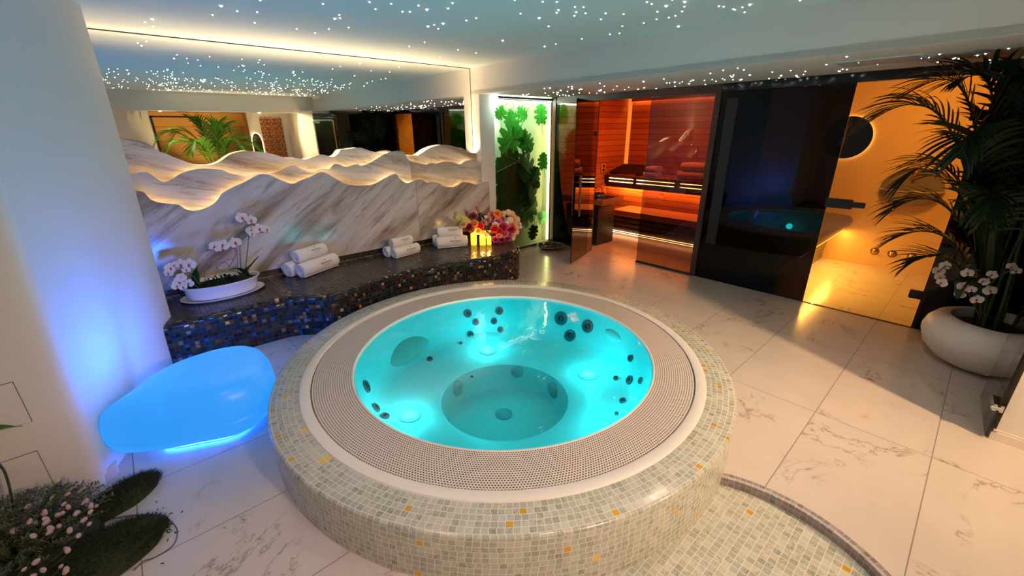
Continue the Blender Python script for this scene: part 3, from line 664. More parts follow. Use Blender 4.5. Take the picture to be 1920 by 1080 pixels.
# ================================================================== GLOWING POUF
def pouf():
    out = catmull([(-0.385, 2.665, 0), (-0.26, 2.575, 0), (-0.06, 2.485, 0), (0.14, 2.405, 0), (0.29, 2.45, 0), (0.385, 2.60, 0), (0.43, 2.79, 0), (0.385, 2.98, 0), (0.22, 3.06, 0), (0.0, 3.04, 0), (-0.16, 2.94, 0), (-0.275, 2.79, 0), (-0.385, 2.665, 0)], 8)[:-1]
    c = Vector((0.03, 2.74, 0)); foot = Vector((0.05, 2.76, 0))
    lv = [(0.03, 0.50, 1), (0.034, 0.62, 1), (0.045, 0.72, 0.9), (0.065, 0.83, 0.7), (0.09, 0.91, 0.4), (0.14, 0.965, 0.1), (0.185, 0.995, 0), (0.191, 0.965, 0), (0.197, 1.0, 0), (0.24, 0.995, 0), (0.30, 0.975, 0), (0.345, 0.93, 0), (0.37, 0.85, 0), (0.386, 0.72, 0), (0.396, 0.50, 0), (0.40, 0.2, 0), (0.40, 0.01, 0)]
    rows = []
    for z, k, f in lv:
        cc = c.lerp(foot, f); rows.append([Vector((cc.x+(p.x-c.x)*k, cc.y+(p.y-c.y)*k, z)) for p in out])
    b = MB().grid(rows, cu=True); b.f.append(list(range(len(out)))[::-1]); b.uv.append(None)
    t = NT('glowing_blue_plastic')
    e = t.n('Emission', {'Color': (0.014, 0.19, 0.58, 1), 'Strength': 1.0}); 
    sh = t.n('AddShader', {0: e, 1: t.n('BsdfPrincipled', {'Base Color': (0.02, 0.08, 0.16, 1), 'Roughness': 0.35})})
    o = b.build('pouf', t.done(sh), None, ang=2.0)
    g = MB().grid([[Vector((foot.x+(p.x-c.x)*k, foot.y+(p.y-c.y)*k, z)) for p in out] for z, k in ((0.004, 0.56), (0.034, 0.56))], cu=True)  # hidden glowing ring added to throw blue onto the floor
    g.build('floor_glow_ring', glow('blue_floor_glow', (0.01, 0.10, 1.0, 1), 30.0), o)['label'] = 'bright blue ring added under the pouf to light the floor'
    tag(o, 'glowing blue pebble-shaped pouf between the left wall and the tub', 'pouf')
pouf()
# the pouf's own light leaving its shell towards the wall, the bench and the floor
for loc, tg, e, sz in (((0.0, 2.76, 0.43), (-0.40, 2.95, 0.50), 2.3, 0.6), ((0.05, 2.80, 0.425), (-0.3, 3.1, 1.9), 5.0, 0.3), ((0.12, 3.0, 0.44), (0.35, 3.7, 0.2), 5.0, 0.25)):
    light('pouf_light', 'AREA', loc, e, (0.02, 0.18, 1.0), sz, target=tg)

# ================================================================== TOWELS, CANDLES
TOWEL = plain('white_terry', (0.76, 0.72, 0.68), 0.9, vary=0.05, scale=60, bump=0.35)
INK = plain('dark_print', (0.05, 0.035, 0.03), 0.8)
def text_mesh(body, size):
    cu = bpy.data.curves.new('t', 'FONT'); cu.body = body; cu.size = size; cu.align_x = 'CENTER'; cu.align_y = 'CENTER'; cu.resolution_u = 2
    o = bpy.data.objects.new('t', cu); COL.objects.link(o); bpy.context.view_layer.update()
    me = bpy.data.meshes.new_from_object(o.evaluated_get(bpy.context.evaluated_depsgraph_get()))
    V = [v.co.copy() for v in me.vertices]; F = [list(p.vertices) for p in me.polygons]
    bpy.data.objects.remove(o); bpy.data.meshes.remove(me); return V, F
LOGO = []
for s_, sz, dy in (('elements', 0.036, 0.0), ('SPA WORLD', 0.013, -0.026)):
    LOGO.append((text_mesh(s_, sz), dy))
def rolled_towel(center, r, length, rz, label, group, print_ang=0.9, logo=True, k=1.0):
    """roll along local x; spiral ends; a printed logo on the camera side"""
    t = thing('rolled_towel', center, label, 'towel', group, rz)
    b = MB(); n = 40; rows = []
    for i, x in enumerate([-1, -0.985, -0.95, -0.6, -0.2, 0.2, 0.6, 0.95, 0.985, 1]):
        k_ = (0.86, 0.95, 1, 1.01, 1.0, 1.0, 1.01, 1, 0.95, 0.86)[i]
        rows.append([Vector((x*length/2, r*k_*(1+0.02*sin(3*a+x*4))*cos(a), r*k_*(0.97+0.02*sin(2*a+x*3))*sin(a))) for a in [2*PI*j/n for j in range(n)]])
    b.grid(rows, cu=True)
    # flap where the cloth ends
    fl = [[Vector((x*length/2*0.985, (r+d)*cos(a), (r+d)*sin(a))) for a, d in ((-2.3, -0.002), (-2.2, 0.005), (-1.6, 0.004), (-1.2, 0.001))] for x in (-1, -0.5, 0, 0.5, 1)]
    b.grid(fl)
    local(b.build('roll', TOWEL, t))
    for sgn in (-1, 1):
        e = MB(); rows = []
        for j in range(64):
            a = j/64*6*PI; rr = r*0.9*(1-j/64*0.86)
            rows.append([(sgn*(length/2+(0.0 if q_ else -0.012)+0.004*q_), (rr+o_)*cos(a), (rr+o_)*sin(a)) for q_, o_ in ((0, r*0.06), (1, r*0.03), (1, -r*0.05), (0, -r*0.09))])
        e.grid(rows); e.lathe([(r*0.9, 0), (0.001, 0)], 24); 
        for q in range(len(e.v)-48, len(e.v)):
            x_, y_, z_ = e.v[q]; e.v[q] = (sgn*(length/2-0.006), x_, y_)
        local(e.build('spiral_end', TOWEL, t))
    if logo:
        lb = MB(); R_ = r*1.035
        for (V, F), dy in LOGO:
            vs = [(v.x*k+length*0.10, -R_*cos(print_ang+(v.y*k+dy*k)/R_), R_*sin(print_ang+(v.y*k+dy*k)/R_)) for v in V]
            lb.add(vs, F)
        # little leaf emblem above the word
        for da in (-0.5, 0, 0.5):
            q = [(0, 0.022), (sin(da)*0.012-0.003, 0.022+cos(da)*0.009), (sin(da)*0.02, 0.022+cos(da)*0.016), (sin(da)*0.012+0.003, 0.022+cos(da)*0.009)]
            lb.add([(a*k+length*0.10, -R_*cos(print_ang+c*k/R_), R_*sin(print_ang+c*k/R_)) for a, c in q], [(0, 1, 2, 3)])
        local(lb.build('printed_logo', INK, t, smooth=False, fix=False))['label'] = 'small dark printed emblem and word'
    return t
def stack(c, ang, r, L, where, dr=1.0):
    d = Vector((cos(ang), sin(ang), 0)); nn = Vector((sin(ang), -cos(ang), 0))   # nn points to the room
    g = 'rolled towels on the mosaic bench'
    z = ZB+r*0.97
    rolled_towel(c+nn*r*0.98+Vector((0, 0, z)), r, L, ang, 'rolled white towel in the front of the '+where, g, 0.35)
    rolled_towel(c-nn*r*1.02-d*L*0.06+Vector((0, 0, z)), r, L, ang, 'rolled white towel at the back of the '+where, g, logo=False)
    rolled_towel(c-nn*r*0.02-d*L*0.02+Vector((0, 0, z+r*1.68)), r*0.86, L*0.80, ang, 'rolled white towel lying on top of the '+where, g, 0.55, k=0.85)
stack(Vector((1.215, 4.305, 0)), 0.42, 0.072, 0.43, 'towel trio nearest the orchids')
stack(Vector((2.155, 4.215, 0)), 0.16, 0.058, 0.33, 'middle towel trio')
stack(Vector((2.765, 4.155, 0)), -0.42, 0.066, 0.36, 'towel trio beside the candles')
WAX = NT('lit_yellow_wax'); 
WAX = WAX.done(WAX.n('AddShader', {0: WAX.n('Emission', {'Color': (1.0, 0.50, 0.02, 1), 'Strength': 1.3}), 1: WAX.n('BsdfPrincipled', {'Base Color': (0.8, 0.55, 0.10, 1), 'Roughness': 0.5})}))
FLAME = glow('flame', (1.0, 0.62, 0.15, 1), 12)
for (px, py), h, lab in (((891.5, 459.5), 0.135, 'tallest of the three lit yellow candles, leftmost, beside the towels'), ((908, 459.5), 0.108, 'middle of the three lit yellow candles'), ((920, 459), 0.098, 'shortest of the three lit yellow candles, by the flowers')):
    p = onz(px, py, ZB); p.y += 0.03; t = thing('candle', (p.x, p.y, ZB), lab, 'candle', 'lit candles')
    r = 0.036 if h > 0.1 else 0.028
    MB().lathe([(r*0.97, 0), (r, 0.004), (r, h-0.006), (r*0.93, h), (r*0.8, h-0.008), (0.001, h-0.012)], 24, p, cap0=True).build('wax_body', WAX, t)
    MB().tube([p+Vector((0, 0, h-0.012)), p+Vector((0.001, 0, h+0.004))], 0.0015, 6).build('wick', BLACKM, t)
    MB().lathe([(0.0005, 0.0), (0.004, 0.006), (0.0045, 0.011), (0.002, 0.02), (0.0003, 0.026)], 10, p+Vector((0, 0, h-0.002))).build('flame', FLAME, t)
    light('candle_light', 'POINT', p+Vector((0, 0, h+0.02)), 0.5, (1.0, 0.55, 0.15), 0.015)
# ================================================================== SAUNA
BENCHW = wood('bench_slats', (0.32, 0.11, 0.035), (0.50, 0.20, 0.065), 0.5, rough=0.5)
DARKW = plain('dark_skirt_wood', (0.035, 0.016, 0.010), 0.5)
SLED = glow('orange_led', (1.0, 0.28, 0.04, 1), 22); SLED2 = glow('amber_led_line', (1.0, 0.52, 0.22, 1), 7)
def sauna_bench(x0, x1, y0, y1, z, skirt, label):
    t = thing('sauna_bench', ((x0+x1)/2, (y0+y1)/2, 0), label, 'sauna bench', 'slatted sauna benches')
    n = int((x1-x0)/0.095)
    for k in range(n):
        MB().bbox((x0+(k+0.5)*(x1-x0)/n, (y0+y1)/2, z-0.014), ((x1-x0)/n-0.012, y1-y0, 0.028), 0.004).build('seat_slat', BENCHW, t)
    MB().bbox((x0+0.012, (y0+y1)/2, z-0.045), (0.03, y1-y0, 0.09), 0.005).build('front_rail', BENCHW, t)
    return t
LX, LZ, UX, UZ = 5.95, 0.40, 6.42, 0.90
t = sauna_bench(LX, UX+0.08, 2.13, 4.1, LZ, 0, 'lower slatted sauna bench glowing orange behind the doorway')
for z in (0.10, 0.175, 0.25): MB().bbox((LX+0.05, 3.115, z), (0.02, 1.97, 0.06), 0.004).build('front_slat', DARKW, t)
zt = onx(1225, 434, LX).z
for dz in (0.0, -0.028): MB().span((LX+0.02, 2.14, 0.052+dz), (LX+0.028, 4.08, 0.058+dz)).build('led_line', SLED2, t, smooth=False)['label'] = 'thin amber light line'
MB().span((LX+0.06, 2.13, 0.02), (LX+0.09, 4.09, 0.30)).build('toe_board', DARKW, t, smooth=False)
t = sauna_bench(UX, 7.04, 2.11, 4.61, UZ, 0, 'upper slatted sauna bench along the back cedar wall with light lines')
MB().span((UX-0.012, 2.11, UZ-0.20), (UX, 4.61, UZ-0.0)).build('front_skirt', DARKW, t, smooth=False)
for y0, y1 in ((2.13, 2.30), (2.42, 3.18), (3.28, 3.95), (4.02, 4.5)):
    for z in (UZ-0.05, UZ-0.105): MB().span((UX-0.022, y0, z-0.0045), (UX-0.012, y1, z+0.0045)).build('led_line', SLED2, t, smooth=False)['label'] = 'thin amber light line'
MB().span((UX+0.02, 2.14, UZ-0.19), (UX+0.05, 4.58, UZ-0.175)).build('under_light', SLED, t, smooth=False)['label'] = 'hidden orange light under the upper bench'
l_ = light('sauna_bench_light', 'AREA', (UX+0.035, 3.2, UZ-0.195), 9, (1.0, 0.34, 0.05)); l_.data.shape = 'RECTANGLE'; l_.data.size = 0.02; l_.data.size_y = 2.2
slab('wall_sauna_riser', (UX+0.09, 2.1, 0), (UX+0.12, 4.62, UZ-0.03), SW1)
t = thing('corner_light', (7.0, 4.57, 0.92), 'vertical orange light strip in the far sauna corner', 'light strip')
MB().prism([(7.05, 4.57), (7.05, 4.62), (7.0, 4.62)], lambda a, c, d: Vector((a, c, d)), 0.93, 2.15).build('tube', glow('corner_led', (1.0, 0.22, 0.025, 1), 0.7), t, smooth=False)
t = thing('cornice_light', (7.0, 3.3, 2.12), 'orange light line along the top of the sauna back wall', 'light strip')
MB().span((7.02, 2.12, 2.135), (7.04, 4.55, 2.15)).build('tube', glow('cornice_led', (1.0, 0.36, 0.06, 1), 22), t, smooth=False)
MB().span((6.98, 2.12, 2.10), (6.99, 4.55, 2.16)).build('cover', BENCHW, t, smooth=False)
light('sauna_ceiling_light', 'AREA', (6.1, 3.3, 2.14), 24, (1.0, 0.16, 0.02), 0.3, target=(6.2, 3.7, 0.4))
# heater with wooden rail and stones
t = thing('sauna_heater', (5.30, 4.02, 0), 'dark box sauna heater with a cedar guard rail, left of the doorway', 'sauna heater')
MB().bbox((5.30, 4.04, 0.29), (0.42, 0.62, 0.58), 0.012).build('body', plain('heater_black', (0.016, 0.013, 0.012), 0.4), t)
for (c, d) in (((5.08, 4.04, 0.655), (0.035, 0.80, 0.085)), ((5.56, 4.04, 0.655), (0.035, 0.80, 0.085)), ((5.30, 3.655, 0.655), (0.50, 0.035, 0.085)), ((5.30, 4.425, 0.655), (0.50, 0.035, 0.085))): MB().bbox(c, d, 0.005).build('guard_rail', BENCHW, t)
for (c, d) in (((5.14, 4.04, 0.655), (0.09, 0.74, 0.02)), ((5.30, 3.71, 0.655), (0.42, 0.09, 0.02))): MB().bbox(c, d, 0.004).build('rail_slat', BENCHW, t)
STONE = plain('heater_stone', (0.05, 0.04, 0.038), 0.8, vary=0.4, scale=30)
rs = random.Random(3); sb = MB()
for k in range(70):
    sb.ball((5.30+rs.uniform(-.14, .14), 4.06+rs.uniform(-.24, .24), 0.60+rs.uniform(0, .05)), (rs.uniform(.03, .05), rs.uniform(.03, .05), rs.uniform(.025, .04)), 7, 5, rot=Matrix.Rotation(rs.uniform(0, 6), 3, 'Z'))
o = sb.build('stones', STONE, t, smooth=False); o['kind'] = 'stuff'
t = thing('sauna_bucket', (5.14, 3.78, 0.67), 'dark wooden sauna bucket standing on the heater rail', 'bucket')
MB().lathe([(0.075, 0.0), (0.09, 0.11), (0.083, 0.11), (0.07, 0.02), (0.001, 0.02)], 24, t.location, cap0=True).build('staves', DARKW, t)
for z, r in ((0.03, 0.0815), (0.085, 0.0875)): MB().lathe([(r, z-0.006), (r+0.003, z-0.006), (r+0.003, z+0.006), (r, z+0.006)], 24, t.location).build('hoop', STEEL, t)
MB().tube([t.location+Vector((0, 0.085*cos(a), 0.11+0.09*sin(a))) for a in [PI*k/12 for k in range(13)]], 0.005, 6).build('bail_handle', DARKW, t)
t = thing('sauna_ladle', (5.14, 3.72, 0.70), 'pale wooden ladle leaning out of the sauna bucket', 'ladle')
LW = plain('pale_wood', (0.55, 0.30, 0.14), 0.5)
MB().tube([(5.14, 3.79, 0.70), (5.12, 3.66, 0.92)], [0.008, 0.006], 8).build('handle', LW, t)
MB().lathe([(0.001, 0), (0.025, 0.005), (0.033, 0.03), (0.029, 0.03), (0.001, 0.008)], 16, (5.14, 3.795, 0.69)).build('scoop', LW, t)
# folded towels on the upper bench
FT = plain('beige_terry', (0.62, 0.48, 0.36), 0.95, vary=0.06, scale=40, bump=0.3)
for (y, L_, w_) in ((3.80, 0.22, 'on the sauna bench at the doorway edge'), (3.10, 0.42, 'near the right end of the sauna bench')):
    for k, nm in enumerate(('lower', 'upper')):
        h = 0.085 if L_ < 0.3 else 0.13
        c = Vector((6.62, y-0.02*k, UZ+0.003+h/2+k*h*0.98)); dx, dy = 0.26, L_*(1-0.12*k)
        t = thing('folded_towel', (c.x, c.y, c.z-h/2), nm+' folded towel of the pair '+w_, 'towel', 'folded sauna towels')
        b = MB(); rows = []
        for i in range(13):
            yy = -dy/2+dy*i/12; e = 1-0.12*abs(2*i/12-1)**4
            rows.append([c+Vector((dx/2*e*math.copysign(abs(cos(a))**0.5, cos(a)), yy, h/2*e*math.copysign(abs(sin(a))**0.7, sin(a)))) for a in [2*PI*j/24 for j in range(24)]])
        b.grid(rows, cu=True); b.f += [list(range(24)), list(range(12*24, 13*24))]; b.uv += [None, None]
        b.build('fold', FT, t)
        MB().span((c.x-dx/2-0.002, c.y-dy/2*0.85, c.z-0.004), (c.x-dx/2+0.01, c.y+dy/2*0.85, c.z+0.004)).build('fold_line', plain('towel_crease', (0.30, 0.22, 0.16), 0.95), t, smooth=False)
t = thing('slatted_headrest', (6.7, 4.26, UZ), 'dark slatted headrest lying on the upper sauna bench', 'headrest')
for k in range(7):
    x = 6.50+k*0.07; MB().bbox((x, 4.26, UZ+0.05+0.016*k), (0.045, 0.62, 0.02), 0.004).build('slat', DARKW, t)
for y in (4.01, 4.51): MB().prism([(6.47, UZ+0.004), (6.97, UZ+0.004), (6.97, UZ+0.135), (6.47, UZ+0.04)], lambda a, c, d: Vector((a, d, c)), y-0.015, y+0.015).build('side_rail', DARKW, t, smooth=False)
p = onx(1130, 315, 6.9); p = ony(1130, 315, 4.62)
t = thing('sauna_gauge', (p.x, 4.612, p.z-0.06), 'small pale gauge plate on the left cedar wall', 'gauge')
MB().bbox((p.x, 4.61, p.z), (0.12, 0.018, 0.15), 0.005).build('plate', LW, t)
for k in range(2): MB().lathe([(0.03, 0), (0.028, 0.006), (0.001, 0.006)], 16).build('dial', BLACKM, t).matrix_parent_inverse = Matrix.Translation(-t.location) @ Matrix.Translation((p.x, 4.60, p.z-0.035+0.07*k)) @ Matrix.Rotation(PI/2, 4, 'X')

# ================================================================== STEAM ROOM
XBK = 6.75
STB = thing('heated_bench', (5.9, 1.35, 0), 'rounded amber heated bench with light below, left in the steam room', 'bench')
def stbench():
    sec = [(1.80, 0.60), (1.12, 0.60), (1.05, 0.585), (1.015, 0.54), (1.02, 0.48), (1.08, 0.42), (1.16, 0.36), (1.22, 0.25), (1.24, 0.10), (1.24, 0.0), (1.80, 0.0)]
    MB().prism(sec, lambda a, c, d: Vector((d, a, c)), XS+0.06, XBK).build('seat_body', plain('bench_stone', (0.11, 0.078, 0.045), 0.22), STB, ang=0.9)
    MB().span((XS+0.1, 1.075, 0.415), (XBK-0.02, 1.09, 0.425)).build('light_strip', glow('amber_led', (1.0, 0.47, 0.06, 1), 10), STB, smooth=False)['label'] = 'amber light strip below the seat edge'
stbench()
l_ = light('steam_under_light', 'AREA', (5.8, 1.075, 0.41), 11, (1.0, 0.50, 0.08)); l_.data.shape = 'RECTANGLE'; l_.data.size = 1.8; l_.data.size_y = 0.02; l_.rotation_euler = (-0.35, 0, 0)
light('steam_ceiling_light', 'AREA', (5.35, 0.5, 2.18), 28, (1.0, 0.47, 0.06), 0.5, target=(6.7, 0.7, 1.0))
c = onx(1590, 258, XBK); rad = 0.245
t = thing('round_mirror', c, 'round backlit wall mirror in the steam room', 'mirror')
def ringx(prof, mat, nm, cc, par, n=48):
    b = MB().lathe(prof, n); b.v = [(cc.x-z, cc.y+x, cc.z+y) for x, y, z in b.v]; return b.build(nm, mat, par, ang=0.3)
ringx([(rad-0.03, 0.012), (rad-0.008, 0.014), (rad-0.006, 0.02), (rad-0.03, 0.022)], glow('halo_led', (1.0, 0.62, 0.25, 1), 5), 'halo_strip', c, t)['label'] = 'glowing ring behind the mirror'
ringx([(rad, 0.024), (rad, 0.032), (rad-0.004, 0.035), (0.001, 0.035)], NT('dim_mirror').m if False else plain('tinted_mirror', (0.30, 0.25, 0.20), 0.04, 1.0, vary=0.0), 'mirror_disc', c, t)
c = onx(1708, 356, XBK); rw, rh = 0.28, 0.24
STONEB = plain('basin_stone', (0.20, 0.16, 0.12), 0.4, vary=0.25, scale=14)
t = thing('stone_basin', c, 'round stone wall basin with a domed niche in the steam room', 'wash basin')
b = MB(); rows = []
for i in range(9):
    a = PI/2*i/8; rows.append([Vector((XBK-0.005-0.03*sin(a)*0-0.012*(1-i/8), c.y+rw*cos(th)*cos(a)*1.0, c.z+rh*sin(th)*cos(a))) for th in [PI*k/24 for k in range(25)]])
b.grid(rows); b.build('niche_back', STONEB, t)
b = MB(); rows = []
for i in range(10):
    a = PI/2*i/9; rows.append([Vector((XBK-0.22*sin(PI*k/24)*cos(a)**0.7, c.y+rw*cos(PI*k/24)*cos(a)**0.6, c.z-rh*0.75*sin(a))) for k in range(25)])
for i in range(6):
    a = PI/2*i/5; rows.insert(0, [Vector((XBK-0.2*sin(PI*k/24)*cos(a)**0.7, c.y+(rw-0.025)*cos(PI*k/24)*cos(a)**0.6, c.z-rh*0.45*sin(a))) for k in range(25)])
b.grid(rows); b.build('bowl', STONEB, t)
MB().tube([Vector((XBK-0.222*sin(PI*k/24), c.y+rw*cos(PI*k/24), c.z)) for k in range(25)], 0.008, 8).build('rim', plain('pale_rim', (0.55, 0.42, 0.25), 0.4), t)
t2 = thing('faucet', (XBK, c.y, c.z+0.16), 'small copper faucet in the niche above the wall basin', 'faucet')
COP = plain('copper', (0.75, 0.38, 0.18), 0.2, 1.0)
MB().tube([(XBK-0.002, c.y, c.z+0.17), (XBK-0.07, c.y, c.z+0.17), (XBK-0.09, c.y, c.z+0.14)], 0.016, 10).build('spout', COP, t2); MB().ball((XBK-0.035, c.y, c.z+0.20), 0.026, 12, 8).build('knob', COP, t2)
t2 = thing('drain_spout', (XBK, c.y+0.1, c.z-0.2), 'small copper drain below the wall basin', 'drain'); MB().tube([(XBK-0.01, c.y+0.10, c.z-0.19), (XBK-0.06, c.y+0.10, c.z-0.23)], 0.016, 10).build('pipe', COP, t2); MB().ball((XBK-0.06, c.y+0.1, c.z-0.235), 0.02, 10, 6).build('cap', COP, t2)
for (px, py), w_ in (((1640, 471), 'leftmost of the three low wall nozzles in the steam room'), ((1673, 476), 'middle of the three low wall nozzles in the steam room'), ((1710, 481), 'rightmost of the three low wall nozzles in the steam room')):
    c = onx(px, py, XBK); t = thing('steam_nozzle', c, 'copper '+w_, 'nozzle', 'low wall nozzles')
    ringx([(0.034, 0.0), (0.032, 0.008), (0.018, 0.012), (0.016, 0.05), (0.001, 0.055)], COP, 'cap', c, t, 20); ringx([(0.045, 0.0), (0.043, 0.004), (0.034, 0.004)], BRONZE, 'plate', c, t, 20)

# ================================================================== FROSTED MONSTERA PANEL
FROST = NT('frosted_glass'); 
FROST = FROST.done(FROST.n('MixShader', {0: 0.05, 1: FROST.n('BsdfRefraction', {'Color': (0.93, 0.97, 0.90, 1), 'Roughness': 0.21, 'IOR': 1.05}), 2: FROST.n('BsdfGlossy', {'Roughness': 0.12})}))
PX0, PX1, PZ = 3.79, 4.775, 2.035
o = MB().span((PX0+0.008, YP, 0.02), (PX1, YP+0.004, PZ)); o.f = [o.f[2]]; o.uv = [None]
fp = o.build('window_5', FROST, None, smooth=False); struct(fp, 'frosted glass panel with monstera leaves behind it')
slab('trim_8', (PX0, YP-0.006, PZ), (PX1+0.01, YP+0.02, PZ+0.025), BLACKM); slab('trim_8', (PX0, YP-0.006, 0), (PX1+0.01, YP+0.02, 0.02), BLACKM)
LIGHTBOX = plain('lightbox_paint', (0.56, 0.58, 0.36), 0.7, vary=0.05)
slab('wall_lightbox', (PX0-0.03, YP+0.185, 0), (XS, YP+0.2, 2.08), LIGHTBOX); slab('wall_lightbox', (PX1+0.004, YP+0.004, 0), (XS-0.024, YP+0.2, 2.08), LIGHTBOX)
t = thing('led_strip', (PX1-0.02, YP+0.05, 0.05), 'bright yellow-white light strip up the right side of the frosted panel', 'light strip')
MB().tube([(PX1-0.022, YP+0.03, 0.04), (PX1-0.022, YP+0.03, PZ-0.03)], 0.011, 8).build('tube', glow('side_led', (1.0, 0.92, 0.36, 1), 13), t)
MB().span((PX1-0.008, YP+0.01, 0.03), (PX1, YP+0.05, PZ-0.02)).build('rail', STEEL, t, smooth=False)
t = thing('led_strip', ((PX0+PX1)/2, YP+0.06, PZ-0.02), 'cool white light strip along the top of the frosted panel', 'light strip')
MB().tube([(PX0+0.03, YP+0.06, PZ-0.03), (PX1-0.05, YP+0.06, PZ-0.03)], 0.014, 8).build('tube', glow('top_led', (0.80, 1.0, 0.95, 1), 130), t)
MB().span((PX0+0.02, YP+0.05, PZ-0.012), (PX1-0.04, YP+0.07, PZ)).build('rail', STEEL, t, smooth=False)
def leaf_mat(name, c1, c2, rough=0.45):
    t = NT(name); col = t.mix(t.noise(t.obj(), 7, 4).outputs[0], c1, c2)
    sh = t.n('MixShader', {0: 0.35, 1: t.bsdf(col, rough), 2: t.n('BsdfTranslucent', {0: col})}); return t.done(sh)
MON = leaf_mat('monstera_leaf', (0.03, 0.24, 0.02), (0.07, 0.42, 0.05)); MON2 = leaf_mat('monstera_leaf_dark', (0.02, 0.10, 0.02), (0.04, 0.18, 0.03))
def monstera(c, size, ang, tilt, lab, mat, yaw=0.0):
    """heart-shaped blade with deep side slits; local x,z blade plane, y thickness; stem and midrib"""
    t = thing('monstera_leaf', c, lab, 'leaf', 'monstera leaves behind the frosted glass')
    n = 84; pts = []
    for k in range(n):
        a = 2*PI*k/n; x = 0.92*sin(a); y = -0.06+cos(a)*1.0
        r = 1.0; s_ = abs(sin(a))
        slit = (k % 7) < 3 and s_ > 0.30 and cos(a) > -0.8
        f = (0.50 if k % 7 == 1 else 0.80) if slit else 1.0
        yb = y + (0.22 if abs(a-PI) < 0.28 else 0.0)          # notch at the stalk
        pts.append((x*f, yb*(1 if not slit else 0.94)))
    ca, sa = cos(ang), sin(ang); b = MB()
    def P(x, y, d):
        X, Z = (x*ca-y*sa)*size, (x*sa+y*ca)*size
        Y = d + 0.10*size*(x*x) + tilt*y*size + yaw*x*size
        return Vector((X, Y, Z))
    mid = [(0, 0.9-1.7*k/12) for k in range(13)]
    b.add([P(0, 0.02, 0)]+[P(x, y, 0) for x, y in pts], [(0, 1+k, 1+(k+1) % n) for k in range(n)])
    local(b.build('blade', mat, t, ang=1.5, fix=False))
    local(MB().tube([P(x, y, -0.002) for x, y in mid], 0.012*size+0.001, 5).build('midrib', mat, t))
    local(MB().tube([P(0, -0.75, 0), P(0.1, -1.3, 0.01), P(0.28, -1.9, 0.02)], 0.02*size+0.001, 5).build('stalk', mat, t))
Yd = YP
for i, (px, py, s_, ang, tilt, d, mt, w_) in enumerate([
    (957, 224, 0.125, 2.7, 0.05, 0.008, MON, 'hanging bright green monstera leaf at the upper left of the frosted panel'),
    (979, 214, 0.115, -1.9, 0.04, 0.008, MON, 'broad bright green monstera leaf near the top centre of the frosted panel'),
    (1015, 214, 0.150, 0.08, 0.0, 0.007, MON, 'upright sharp green monstera leaf at the upper right of the frosted panel'),
    (938, 212, 0.10, 2.2, 0.02, 0.008, MON, 'cut-off bright monstera leaf at the top left edge of the frosted panel'),
    (960, 262, 0.26, 2.4, 0.1, 0.075, MON, 'large blurred teal monstera leaf below the top row of leaves'),
    (988, 268, 0.16, -2.4, 0.0, 0.05, MON, 'feathery blurred monstera leaf right of the teal one'),
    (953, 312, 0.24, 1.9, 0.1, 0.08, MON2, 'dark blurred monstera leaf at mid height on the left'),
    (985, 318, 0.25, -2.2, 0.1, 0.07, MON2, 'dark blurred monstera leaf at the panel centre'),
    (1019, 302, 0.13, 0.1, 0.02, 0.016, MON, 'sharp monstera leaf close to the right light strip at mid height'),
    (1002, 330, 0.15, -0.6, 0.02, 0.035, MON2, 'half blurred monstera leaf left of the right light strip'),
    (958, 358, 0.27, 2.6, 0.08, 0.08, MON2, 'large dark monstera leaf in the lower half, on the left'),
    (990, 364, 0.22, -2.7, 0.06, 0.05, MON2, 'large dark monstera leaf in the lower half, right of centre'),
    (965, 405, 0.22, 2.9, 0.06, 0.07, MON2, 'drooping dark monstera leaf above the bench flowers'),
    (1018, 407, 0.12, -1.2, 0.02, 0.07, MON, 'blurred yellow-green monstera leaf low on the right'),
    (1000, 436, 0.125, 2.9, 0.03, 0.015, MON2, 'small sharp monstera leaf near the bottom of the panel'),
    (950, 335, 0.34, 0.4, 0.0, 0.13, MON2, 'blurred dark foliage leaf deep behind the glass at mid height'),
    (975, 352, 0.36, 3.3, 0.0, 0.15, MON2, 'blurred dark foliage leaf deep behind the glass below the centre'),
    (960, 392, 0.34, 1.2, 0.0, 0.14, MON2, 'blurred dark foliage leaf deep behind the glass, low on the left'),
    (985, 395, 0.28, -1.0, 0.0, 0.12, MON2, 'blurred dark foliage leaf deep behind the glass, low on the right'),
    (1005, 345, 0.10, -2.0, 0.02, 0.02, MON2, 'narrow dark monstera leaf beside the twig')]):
    p = ony(px, py, YP+d); monstera(p, s_, ang, tilt, w_, mt)
# ================================================================== BARK BOWL
p = onz(1034, 466, 0.0); p = Vector((4.47, 4.10, 0))
t = thing('bark_bowl', p, 'shallow brown bowl of bark on the floor in front of the frosted panel', 'bowl')
MB().lathe([(0.06, 0.0), (0.15, 0.02), (0.20, 0.055), (0.205, 0.062), (0.195, 0.062), (0.14, 0.03), (0.001, 0.024)], 36, p, cap0=True).build('dish', plain('brown_ceramic', (0.05, 0.024, 0.014), 0.5), t)
o_ = MB(); rs = random.Random(9)
for k in range(120):
    a = rs.uniform(0, 2*PI); r = 0.17*math.sqrt(rs.random()); h = 0.06+0.05*(1-r/0.17)
    R = Matrix.Rotation(rs.uniform(0, 6), 3, 'Z') @ Matrix.Rotation(rs.uniform(-0.7, 0.7), 3, 'X')
    o_.box(p+Vector((r*cos(a), r*sin(a), rs.uniform(0.03, h))), (rs.uniform(.02, .06), rs.uniform(.012, .03), rs.uniform(.004, .012)), m=R)
o_ = o_.build('bark_chips', plain('bark', (0.085, 0.038, 0.02), 0.9, vary=0.5, scale=25), None, smooth=False); tag(o_, 'heap of dark bark chips in the brown bowl', 'bark', kind='stuff')
